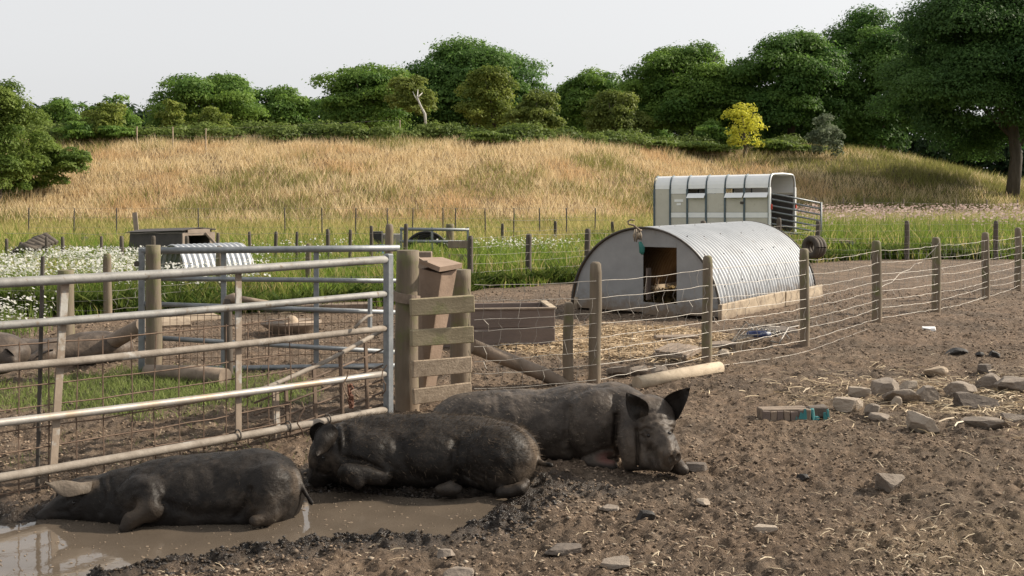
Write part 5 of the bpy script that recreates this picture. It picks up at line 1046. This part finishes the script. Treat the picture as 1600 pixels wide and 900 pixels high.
x, y = scatter(3400, 4.7, 12); sd = pud_sd(x, y); kk = (sd > .25) & ((x < 1.2) & (y < 6.2) | (rng.random(len(x)) < .16)); x, y = x[kk], y[kk]; t = rng.random(len(x))[:, None]
crumbs('pebbles', 'small pale pebbles strewn over the foreground earth', x, y, .006+.02*rng.random(len(x))**3, np.array([.16, .125, .095])*(1-t)+np.array([.36, .3, .23])*t, (.3, .6), 'pebbles')
x = rng.uniform(-2.4, .7, 14000); y = rng.uniform(4.6, 6.6, 14000); sd = pud_sd(x, y); k = (sd > .0) & (sd < .38) & (rng.random(len(x)) < .75) & (fbm(x*4, y*4) > .42); x, y = x[k], y[k]; t = rng.random(len(x))[:, None]
M['wetclod'] = mat('wet_mud_lumps', (.016, .0125, .01), (.05, .038, .029), scale=14, rough=.4, bump=.7, bscale=80, spec=.5)
o = crumbs('wet_mud_lumps', 'glistening dark lumps of churned mud along the rim of the puddle', x, y, .004+.013*rng.random(len(x))**2.5, np.array([.02, .015, .012])*(1-t)+np.array([.04, .03, .024])*t, (.4, .9), 'mud'); o.data.materials[0] = M['wetclod']
def straw(name, label, x, y, L, wd, ca, cb, cat='straw', lift=.008):
    n = len(x); z = ground_z(x, y)+lift+rng.random(n)*.012; a = rng.uniform(0, 6.28, n); tl = rng.normal(0, .16, n); d = np.stack([np.cos(a), np.sin(a), tl], -1)*L[:, None]/2; s = np.stack([-np.sin(a), np.cos(a), rng.normal(0, .4, n)], -1)*wd[:, None]/2; p = np.stack([x, y, z], -1)
    bend = np.stack([-np.sin(a), np.cos(a), 0*a], -1)*(L*rng.normal(0, .045, n))[:, None]+np.array([0, 0, .006])
    VV = np.stack([p-d-s, p-d+s, p+bend+s, p+bend-s, p+d+s, p+d-s], 1).reshape(-1, 3); b = np.arange(n)[:, None]*6; FF = np.concatenate([b+np.array([[0, 1, 2, 3]]), b+np.array([[3, 2, 4, 5]])])
    t = rng.random(n)[:, None]; col = np.repeat(np.array(ca)*(1-t)+np.array(cb)*t, 6, 0); o = npmesh(name, VV, FF, M['straw'], col=col); return setp(o, label, cat, kind='stuff')
x, y = scatter(15000, 4.6, 13); pz = pale_zone(x, y); right = sstep(-.2, 1.6, x)*sstep(8, 4.8, y); cl = sstep(.45, .65, fbm(x*2.2, y*2.2))
k = (pud_sd(x, y) > .3) & (rng.random(len(x)) < np.clip(.012+.3*pz+.4*right*cl*sstep(6.6, 5.2, y)+.04*cl, 0, 1)); x, y = x[k], y[k]
straw('straw_litter', 'short bits of pale straw littering the trampled earth', x, y, rng.uniform(.02, .085, len(x)), rng.uniform(.0025, .0055, len(x)), (.3, .23, .15), (.58, .48, .33))
x = rng.uniform(-.6, 3.5, 22000); y = rng.uniform(10.4, 14.6, 22000); k = rng.random(len(x)) < (pale_zone(x, y)-.14)*1.05; x, y = x[k], y[k]
straw('straw_bed', 'thick golden carpet of loose straw in front of the pig ark', x, y, rng.uniform(.05, .16, len(x)), rng.uniform(.006, .012, len(x)), (.3, .21, .12), (.6, .46, .29), lift=.015)
x = rng.normal(3.75, .75, 2600); y = rng.normal(9.0, .7, 2600); k = rng.random(len(x)) < .6; x, y = x[k], y[k]
straw('straw_tufts', 'scattered wisps of straw among the stone row', x, y, rng.uniform(.05, .16, len(x)), rng.uniform(.004, .008, len(x)), (.36, .27, .16), (.62, .5, .33))
# ------------------------------------------------------------------ grasses and flowers
def blades(name, label, x, y, z, h, w, col, cat='grass', lean=.25, tilt_dir=None, seg=1, m='grass'):
    n = len(x); a = rng.uniform(0, 3.14, n); s = np.stack([np.cos(a), np.sin(a), 0*a], -1)*w[:, None]/2; p = np.stack([x, y, z-.03], -1)
    ld = rng.normal(0, lean, (n, 2)); tip = p+np.stack([ld[:, 0]*h, ld[:, 1]*h, h], -1)
    if seg == 1:
        VV = np.stack([p-s, p+s, tip], 1).reshape(-1, 3); FF = np.arange(3*n).reshape(-1, 3); cc = np.repeat(col, 3, 0)
    else:
        mid = p+np.stack([ld[:, 0]*h*.3, ld[:, 1]*h*.3, h*.6], -1); VV = np.stack([p-s, p+s, mid-s*.8, mid+s*.8, tip], 1).reshape(-1, 3); b = np.arange(n)[:, None]*5; FF = np.concatenate([b+np.array([[0, 1, 3]]), b+np.array([[0, 3, 2]]), b+np.array([[2, 3, 4]])]); cc = np.repeat(col, 5, 0)
    o = npmesh(name, VV, FF, M[m], col=cc); return setp(o, label, cat, kind='stuff')
def lerpc(a, b, t): return np.array(a)*(1-t)[:, None]+np.array(b)*t[:, None]
# dry bank
n = 210000; x = rng.uniform(-48, 42, n); v = rng.random(n); y = hbase(x)-4+v*27; k = np.abs(x) < y*.53+2; x, y = x[k], y[k]; n = len(x); z = ground_z(x, y)
g = fbm(x*.16+3, y*.22); g2 = fbm(x*.7, y*.7+9); right = sstep(14, 25, x)*.75; green = np.clip(sstep(.5, .64, g)*.6+right*(.55+.4*sstep(.4, .6, g2))+sstep(.6, .75, g2)*.35+(1-sstep(-2, 4, y-hbase(x)+3*(g2-.5)))*.9, 0, 1)
t = rng.random(n); c = lerpc((.52, .395, .2), (.84, .7, .46), t); rd = .8*sstep(.52, .7, fbm(x*.35+20, y*.5))[:, None]; c = c*(1-.5*rd)+np.array([.5, .27, .11])*.5*rd
gc = lerpc((.14, .15, .04), (.34, .32, .11), rng.random(n)); mk = (rng.random(n) < green)[:, None]; c = np.where(mk, gc, c)
bare = sstep(.72, .8, fbm(x*.45+40, y*.6)); keep = rng.random(n) > bare*.7; x, y, z, c, g2 = x[keep], y[keep], z[keep], c[keep], g2[keep]; n = len(x)
blades('dry_grass', 'tall dry golden grass covering the bank below the trees', x, y, z, rng.uniform(.22, .6, n)*(.45+1.1*g2), rng.uniform(.02, .05, n), c, lean=.45)
# green meadow between yard and bank
n = 190000; y = np.exp(rng.uniform(math.log(14), math.log(52), n)); x = rng.uniform(-1, 1, n)*(y*.52+1); ye = yard_edge(x)+.9*(fbm(x*.9, y*.9)-.5)
inark = (np.abs((x-aC.x)*aU.x+(y-aC.y)*aU.y) < 1.5) & (((x-aC.x)*aX.x+(y-aC.y)*aX.y) > -1) & (((x-aC.x)*aX.x+(y-aC.y)*aX.y) < 4.4)
k = (y > ye) & (y < hbase(x)+2) & ~inark; x, y, ye = x[k], y[k], ye[k]; n = len(x); z = ground_z(x, y); g = fbm(x*.5, y*.5); g2 = fbm(x*1.6+7, y*1.6)
dry = np.clip(sstep(20, 40, y)*.75+sstep(.46, .68, g)*.45, 0, 1)*(1-.4*(x > 8)); c = lerpc((.06, .12, .014), (.26, .34, .06), np.clip(rng.random(n)*.75+.5*(g2-.35), 0, 1)); mk = (rng.random(n) < dry)[:, None]; c = np.where(mk, lerpc((.28, .27, .08), (.55, .45, .2), rng.random(n)), c)
hh = (.16+.32*sstep(0, 1.5, y-ye)+.12*(x > 2))*rng.uniform(.6, 1.35, n)*(.55+.9*g2)
blades('meadow_grass', 'lush green meadow grass between the muddy yard and the bank', x, y, z, hh, (.006+.0008*y)*rng.uniform(.6, 1.3, n), c, lean=.32, seg=2)
# weeds: broader leaves low along the yard edge
n = 26000; xx = rng.uniform(-10, 16, n); yy_ = yard_edge(xx)+rng.exponential(.55, n)+.15; k = (np.abs(xx) < yy_*.53) & ~((np.abs((xx-aC.x)*aU.x+(yy_-aC.y)*aU.y) < 1.4) & (((xx-aC.x)*aX.x+(yy_-aC.y)*aX.y) > -1) & (((xx-aC.x)*aX.x+(yy_-aC.y)*aX.y) < 4.3)); xx, yy_ = xx[k], yy_[k]; n = len(xx); gg = fbm(xx*1.2, yy_*1.2)
blades('edge_weeds', 'dark leafy weeds and nettles along the fence at the yard edge', xx, yy_, ground_z(xx, yy_)+rng.random(n)*.45*gg, rng.uniform(.08, .2, n), rng.uniform(.03, .07, n), lerpc((.035, .07, .012), (.13, .16, .035), rng.random(n)), lean=.9, cat='weeds')
# short turf in the pen
n = 26000; x = rng.uniform(-4.6, -1.6, n); y = rng.uniform(8, 10.7, n); k = rng.random(n) < grass_patch(x, y); x, y = x[k], y[k]; n = len(x)
blades('short_grass', 'patch of short green grass inside the pen behind the front gate', x, y, ground_z(x, y), rng.uniform(.03, .11, n), rng.uniform(.004, .009, n), lerpc((.1, .15, .03), (.32, .36, .13), rng.random(n)), lean=.5, seg=2)
x = rng.uniform(-3.2, -1.0, 900); y = rng.uniform(6.6, 8, 900); k = (fbm(x*3, y*3) > .56); x, y = x[k], y[k]; n = len(x)
blades('sparse_grass', 'a few thin tufts of grass on bare earth below the front gate', x, y, ground_z(x, y), rng.uniform(.03, .1, n), rng.uniform(.004, .008, n), lerpc((.08, .12, .03), (.25, .27, .1), rng.random(n)), lean=.6)
# daisies
def discs(name, label, x, y, z, r, col, cat):
    n = len(x); a = rng.uniform(0, 6.28, n); nrm = rng.normal(0, .35, (n, 2)); ang = a[:, None]+np.arange(6)[None]*1.0472; dx = np.cos(ang)*r[:, None]; dy = np.sin(ang)*r[:, None]
    VV = np.stack([x[:, None]+dx, y[:, None]+dy, z[:, None]+dx*nrm[:, :1]+dy*(nrm[:, 1:]-.45)], -1).reshape(-1, 3); o = npmesh(name, VV, np.arange(6*n).reshape(-1, 6), M['grass'], col=np.repeat(col, 6, 0)); return setp(o, label, cat, kind='stuff')
n = 30000; y = rng.uniform(15.2, 22.0, n); x = rng.uniform(-.5, -.22, n)*y; d = sstep(.40, .6, fbm(x*.8+2, y*.8)); cl = np.exp(-((x/y+.40)/.13)**2)*.9+.1; k = (y > yard_edge(x)+.8) & (rng.random(n) < d**1.6*cl*.5); x, y = x[k], y[k]
x2 = rng.normal(-6.3, .3, 480); y2 = rng.normal(13.2, .5, 480); x3 = rng.normal(.25, .7, 380); y3 = rng.normal(25.2, .6, 380); x4 = rng.uniform(-6, -3.5, 300); y4 = rng.uniform(21, 26, 300)
x, y = np.concatenate([x, x2, x3, x4]), np.concatenate([y, y2, y3, y4]); n = len(x); zf = ground_z(x, y)+np.where(y < 14.3, rng.uniform(.12, .42, n), rng.uniform(.38, .64, n)); t = rng.random(n)
discs('daisies', 'mass of white daisy flowers on the left side of the meadow', x, y, zf, rng.uniform(.009, .017, n)*(1+.015*y), lerpc((.78, .77, .68), (.86, .86, .83), t)*np.where(rng.random(n) < .12, .55, 1)[:, None], 'flowers')
blades('daisy_stems', 'pale green stems and leaves under the white daisies', x, y, ground_z(x, y), (zf-ground_z(x, y))*1.0, np.full(n, .014), lerpc((.1, .15, .03), (.22, .28, .08), t), lean=.12, cat='stems')
n = 9000; x = rng.uniform(8, 32, n); y = rng.uniform(33, 55, n); d = sstep(.38, .58, fbm(x*.35, y*.5)); k = (rng.random(n) < d) & (x < y*.53); x, y = x[k], y[k]; n = len(x)
discs('thistle_heads', 'haze of pinkish thistle and willowherb heads in the right meadow', x, y, ground_z(x, y)+rng.uniform(.6, 1.15, n), rng.uniform(.025, .055, n), lerpc((.36, .26, .24), (.58, .46, .42), rng.random(n)), 'flowers')
n2 = 40000; x = rng.uniform(7, 32, n2); y = rng.uniform(30, 55, n2); k = x < y*.53; x, y = x[k], y[k]; n2 = len(x); tt = sstep(34, 46, y+4*(fbm(x*.3, y*.3)-.5)); c = lerpc((.08, .14, .02), (.24, .29, .06), rng.random(n2)); mk = (rng.random(n2) < tt*.75)[:, None]; c = np.where(mk, lerpc((.38, .31, .16), (.55, .45, .27), rng.random(n2)), c)
blades('tall_weeds', 'tall green and straw coloured stems in the right-hand meadow', x, y, ground_z(x, y), rng.uniform(.5, 1.05, n2), rng.uniform(.025, .05, n2), c, lean=.15, cat='weeds')

# ------------------------------------------------------------------ trees and shrubs
def crown_np(lobes, leaf, dens, colA, colB, inner=.0, seed=0, flat=.75):
    """leaf cards on the shells of many lobes; lobes = (centre, radii)"""
    rg = np.random.default_rng(seed); P_, N_, C_, S_ = [], [], [], []
    ctr = np.mean([np.array(c) for c, r in lobes], 0)
    for c, r in lobes:
        c = np.array(c); r = np.array(r, float); area = 4*math.pi*(np.prod(r)**(2/3)); n = max(12, int(dens*area/(leaf*leaf*.5)))
        d = rg.normal(0, 1, (n, 3)); d /= np.linalg.norm(d, axis=1)[:, None]; d[:, 2] = np.where(d[:, 2] < -.35, -d[:, 2]*.8, d[:, 2])
        jr = (.6+.48*rg.random(n)**.8+np.where(rg.random(n) < .09, rg.uniform(.05, .38, n), 0))[:, None]*(1+.16*(fbm(d[:, 0]*3+seed, d[:, 1]*3+c[0], d[:, 2]*3)-.5))[:, None]
        P_.append(c+d*r*jr); nn = d*.8+np.array([0, 0, .35])+rg.normal(0, .4, (n, 3)); N_.append(nn/np.linalg.norm(nn, axis=1)[:, None]); lt = rg.uniform(0, 1); t = np.clip(.62*lt+.38*rg.random(n), 0, 1); C_.append(np.array(colA)*(1-t)[:, None]+np.array(colB)*t[:, None]); S_.append(leaf*rg.uniform(.45, 1.45, n))
    p = np.concatenate(P_); nn = np.concatenate(N_); c = np.concatenate(C_); s = np.concatenate(S_)[:, None]; n = len(p)
    a = np.cross(nn, rg.normal(0, 1, (n, 3))); a /= np.linalg.norm(a, axis=1)[:, None]+1e-9; b = np.cross(nn, a)
    VV = np.stack([p-a*s*.62, p-b*s*.33+nn*s*.12, p+a*s*.62, p+b*s*.33+nn*s*.12], 1).reshape(-1, 3)
    return VV, np.arange(4*n).reshape(-1, 4), np.repeat(c, 4, 0)
GRP = 'trees along the skyline'
PAL = {'dark': ((.042, .108, .024), (.145, .25, .05)), 'mid': ((.058, .132, .024), (.2, .31, .055)), 'light': ((.09, .135, .022), (.27, .31, .06)), 'olive': ((.095, .135, .026), (.245, .285, .065)), 'hedge': ((.065, .12, .02), (.22, .29, .06)), 'yellow': ((.4, .4, .04), (.74, .72, .1)), 'silver': ((.09, .12, .07), (.2, .24, .15)), 'deep': ((.03, .08, .022), (.105, .195, .044))}
NT = [0]
def tree(name, label, px, top, Y, hw, base_py=None, pal='mid', leaf=None, dens=.85, lobes=30, trunk=True, skirt=.0, cat='tree', group=GRP, squash=1.0, trunk_mat='bark', dep=.85, hollow=None, lobe=.25, tpx=0):
    NT[0] += 1; rg = random.Random(NT[0]*13+px); x = (px-800)*Y/F; zb = gz(x, Y) if base_py is None else CH-(base_py-300)*Y/F
    zt = CH-(top-300)*Y/F; Rx = hw*1.1*Y/F; H = zt-zb; zc = zb+H*(skirt+(1-skirt)*.5); Rz = H*(1-skirt)/2; leaf = leaf or Y*.0022
    t = thing(name, (x, Y, zb-.05), label, cat, group); L = []
    for i in range(int(lobes*1.5)):
        u = rg.uniform(-1, 1); a = rg.uniform(0, 2*math.pi); q = math.sqrt(1-u*u) if u > 0 else (1-u**4*.35); k = rg.uniform(.54, .84)+(.13 if rg.random() < .22 and u < .35 else 0); lr = rg.uniform(.6, 1.45)*lobe
        wz = 1.0 if u > -.2 else .92
        L.append(((x+Rx*k*q*math.cos(a)*(1.0-.18*max(u, 0)), Y+Rx*dep*k*q*math.sin(a), zc+Rz*k*u*wz*1.06), (Rx*lr, Rx*lr*.9, min(Rz, Rx)*lr*.78*squash)))
    L.append(((x, Y, zc), (Rx*.62, Rx*.55, Rz*.7))); L.append(((x, Y, zc-Rz*.4), (Rx*.7, Rx*.6, Rz*.6)))
    VV, FF, cc = crown_np(L, leaf, dens, *PAL[pal], seed=NT[0]); npmesh('crown', VV, FF, M['leaf'], t, col=cc)
    if trunk:
        mb = MB(); r0 = max(.1, Rx*.055); x += tpx*Y/F; mb.tube([(x, Y, zb-.2), (x+.05*Rx, Y, zb+H*.2), (x-.03*Rx, Y, zb+H*.5), (x, Y, zb+H*.75)], [r0*1.25, r0, r0*.7, r0*.25], 9)
        for k in range(5):
            a = 1.26*k+rg.random(); z_ = zb+H*(.22+.07*k); mb.tube([(x, Y, z_), (x+.35*Rx*math.cos(a), Y+.35*Rx*math.sin(a), z_+.15*H), (x+.6*Rx*math.cos(a), Y+.55*Rx*math.sin(a), z_+.3*H)], [r0*.45, r0*.28, r0*.1], 6)
        mb.build('trunk', M[trunk_mat], t, smooth=True)
    return t
tree('oak_tree', 'low rounded dark tree on the skyline above the left end of the bank', 100, 148, 92, 48, pal='mid', lobes=22)
tree('oak_tree', 'low dark tree on the skyline between the two left shrubs', 175, 147, 94, 44, pal='mid', lobes=22)
tree('oak_tree', 'broad domed dark tree on the skyline left of centre', 322, 113, 86, 92, pal='mid', lobes=40)
tree('oak_tree', 'smaller tree filling the dip left of the broad rounded central tree', 440, 130, 90, 66, pal='mid', lobes=28)
tree('sycamore_tree', 'big rounded tree directly behind the white birch stem', 572, 100, 80, 88, pal='mid', lobes=46, skirt=.05)
tree('beech_tree', 'very wide dark tree forming the highest dome at the centre', 735, 71, 100, 126, pal='dark', lobes=60)
tree('ash_tree', 'upright yellow-green tree in front of the wide central dome', 770, 92, 77, 48, pal='light', lobes=30, skirt=.03, dens=.9)
tree('hawthorn_tree', 'rounded olive bushy tree right of the upright yellow-green tree', 838, 140, 70, 44, pal='olive', lobes=26, skirt=.02)
tree('oak_tree', 'dark tree on the skyline right of the wide central dome', 925, 102, 92, 68, pal='mid', lobes=34)
tree('oak_tree', 'low dark tree closing the dip left of the tallest round tree', 1000, 112, 96, 55, pal='dark', lobes=26)
tree('hawthorn_tree', 'low bronze-tinged tree at the left foot of the tall round tree', 958, 138, 76, 50, pal='olive', lobes=28, skirt=.02)
tree('sycamore_tree', 'tall round tree with a bright top right of centre', 1078, 55, 80, 92, pal='mid', lobes=54, skirt=.03)
tree('sycamore_tree', 'tall dark tree behind the small yellow tree', 1232, 40, 78, 95, pal='dark', lobes=54, skirt=.02)
tree('sycamore_tree', 'tallest dark tree left of the great tree at the right edge', 1372, 14, 82, 105, pal='dark', lobes=56, skirt=.03)
tree('beech_tree', 'great dark spreading tree with drooping boughs at the right edge', 1545, -45, 64, 150, base_py=318, pal='deep', lobes=80, skirt=.15, leaf=.13, lobe=.24, tpx=35)
tree('birch_tree', 'small yellow-green birch with a crooked white stem', 640, 113, 71, 40, pal='olive', lobes=24, skirt=.36, trunk=False, dens=.8)
bt_ = [o for o in COL.objects if o.name.startswith('birch_tree')][0]
mb = MB(); mb.tube([P(666, 212, 68.5), P(664, 178, 68.5), P(657, 165, 68.5), P(652, 152, 68.5), P(653, 140, 69)], [.09, .08, .065, .045, .02], 8); mb.tube([P(655, 160, 68.5), P(649, 152, 68.5), P(645, 143, 69)], [.05, .03, .012], 6); mb.tube([P(653, 152, 68.5), P(660, 145, 69)], [.06, .02], 6); mb.build('trunk', M['birch'], bt_, smooth=True)
tree('golden_tree', 'small bright yellow tree standing on the crest behind the trailer', 1163, 156, 70, 31, pal='yellow', lobes=15, skirt=.1, group=None, dens=.42, lobe=.28)
tree('willow_bush', 'silvery feathery bush on the crest right of the yellow tree', 1288, 180, 70, 28, pal='silver', lobes=16, skirt=0, group=None, cat='bush', trunk=False, dens=.6)
tree('crest_bush', 'dark green bush at the foot of the yellow tree, left side', 1110, 190, 73, 40, pal='mid', lobes=16, skirt=0, group='bushes on the crest', cat='bush', trunk=False)
tree('crest_bush', 'pale green bush nearest the left hedge on the crest', 166, 156, 63, 34, pal='light', lobes=18, skirt=0, group='bushes on the crest', cat='bush', trunk=False, dens=.8)
tree('crest_bush', 'narrow pale green bush in the middle of the three left bushes', 270, 154, 68, 24, pal='light', lobes=14, skirt=0, group='bushes on the crest', cat='bush', trunk=False, dens=.8)
tree('crest_bush', 'pale green bush below the broad domed tree, rightmost of the three left bushes', 332, 166, 67, 36, pal='light', lobes=16, skirt=0, group='bushes on the crest', cat='bush', trunk=False, dens=.8)
tree('hawthorn_tree', 'shaggy hawthorn cut by the left edge above the bank', -4, 112, 50, 66, base_py=330, pal='hedge', lobes=40, skirt=.02, dens=.9)
for k, (px, top, hw, base, pal, lab) in enumerate(((60, 190, 50, 310, 'hedge', 'uppermost bramble clump right of the left-edge hawthorn'), (104, 222, 38, 282, 'hedge', 'yellowish bramble clump reaching out onto the dry bank'), (20, 245, 46, 335, 'mid', 'low dark bramble clump at the left edge above the daisies'), (125, 188, 34, 222, 'mid', 'dark bramble clump at the crest left of the pale green bushes'), (180, 196, 26, 216, 'mid', 'small bramble clump at the crest under the leftmost pale bush'))):
    tree('bramble_bush', lab, px, top, 52 if k < 3 else 62, hw, base_py=base, pal=pal, lobes=18, skirt=0, group='brambles at the left of the bank', cat='bush', trunk=False, dens=.9)
hed = [(760, 208, 30, 232), (800, 216, 26, 232), (905, 214, 40, 236), (965, 216, 40, 243), (1010, 220, 38, 246), (1060, 222, 38, 248), (1105, 222, 36, 247), (1205, 220, 28, 246), (1255, 228, 26, 246)]
hl = ['leftmost low bramble mound on the crest, below the upright yellow-green tree', 'low bramble mound under the olive bushy tree', 'low bramble mound under the dip right of the centre', 'bramble mound at the left part of the long dark hedge', 'bramble mound in the left middle of the long dark hedge', 'bramble mound in the right middle of the long dark hedge', 'bramble mound at the right end of the long dark hedge', 'bramble mound right at the foot of the small yellow tree', 'low green mound between the yellow tree and silvery bush']
for (px, top, hw, base), lab in zip(hed, hl):
    tree('bramble_bush', lab, px, top-1, float(np.interp(px, [750, 830, 950, 1300], [63.5, 65.5, 70, 72.5])), hw*1.15, pal='hedge', lobes=18, skirt=0, group='brambles along the crest', cat='bush', trunk=False, lobe=.4)
# low undergrowth along the crest and the wood behind
L = []
for px in range(-40, 1240, 11):
    Y = 66; x = (px-800)*Y/F; Y = float(hbase(x)+np.interp(x, [-80, 3, 12, 60], [21, 21, 19, 19]))+random.uniform(-2.2, .5); x = (px-800)*Y/F; z = gz(x, Y); r = random.uniform(.5, 1.0); L.append(((x, Y, z+r*.35), (r*1.1, r, r*.8)))
VV, FF, cc = crown_np(L, .16, .8, (.06, .1, .02), (.2, .26, .06), seed=77); o = npmesh('crest_undergrowth', VV, FF, M['leaf'], col=cc); setp(o, 'ragged band of green undergrowth along the top of the bank', 'undergrowth', kind='stuff')
L = []
for px in np.arange(-200, 1850, 20):
    Y = 116+random.uniform(-5, 5); x = (px-800)*Y/F; z = 3.5 if px < 1300 else 1.5
    for k in range(4): r = random.uniform(1.5, 2.4); L.append(((x+random.uniform(-1, 1), Y+random.uniform(-2, 2), z+r*.4+1.4*k*(1.0 if px < 480 else 1.3)), (r, r, r)))
VV, FF, cc = crown_np(L, .5, .9, (.012, .03, .012), (.03, .06, .018), seed=78); o = npmesh('far_wood', VV, FF, M['leaf'], col=cc); setp(o, 'dark wood seen between and below the skyline trees', 'wood', kind='stuff')
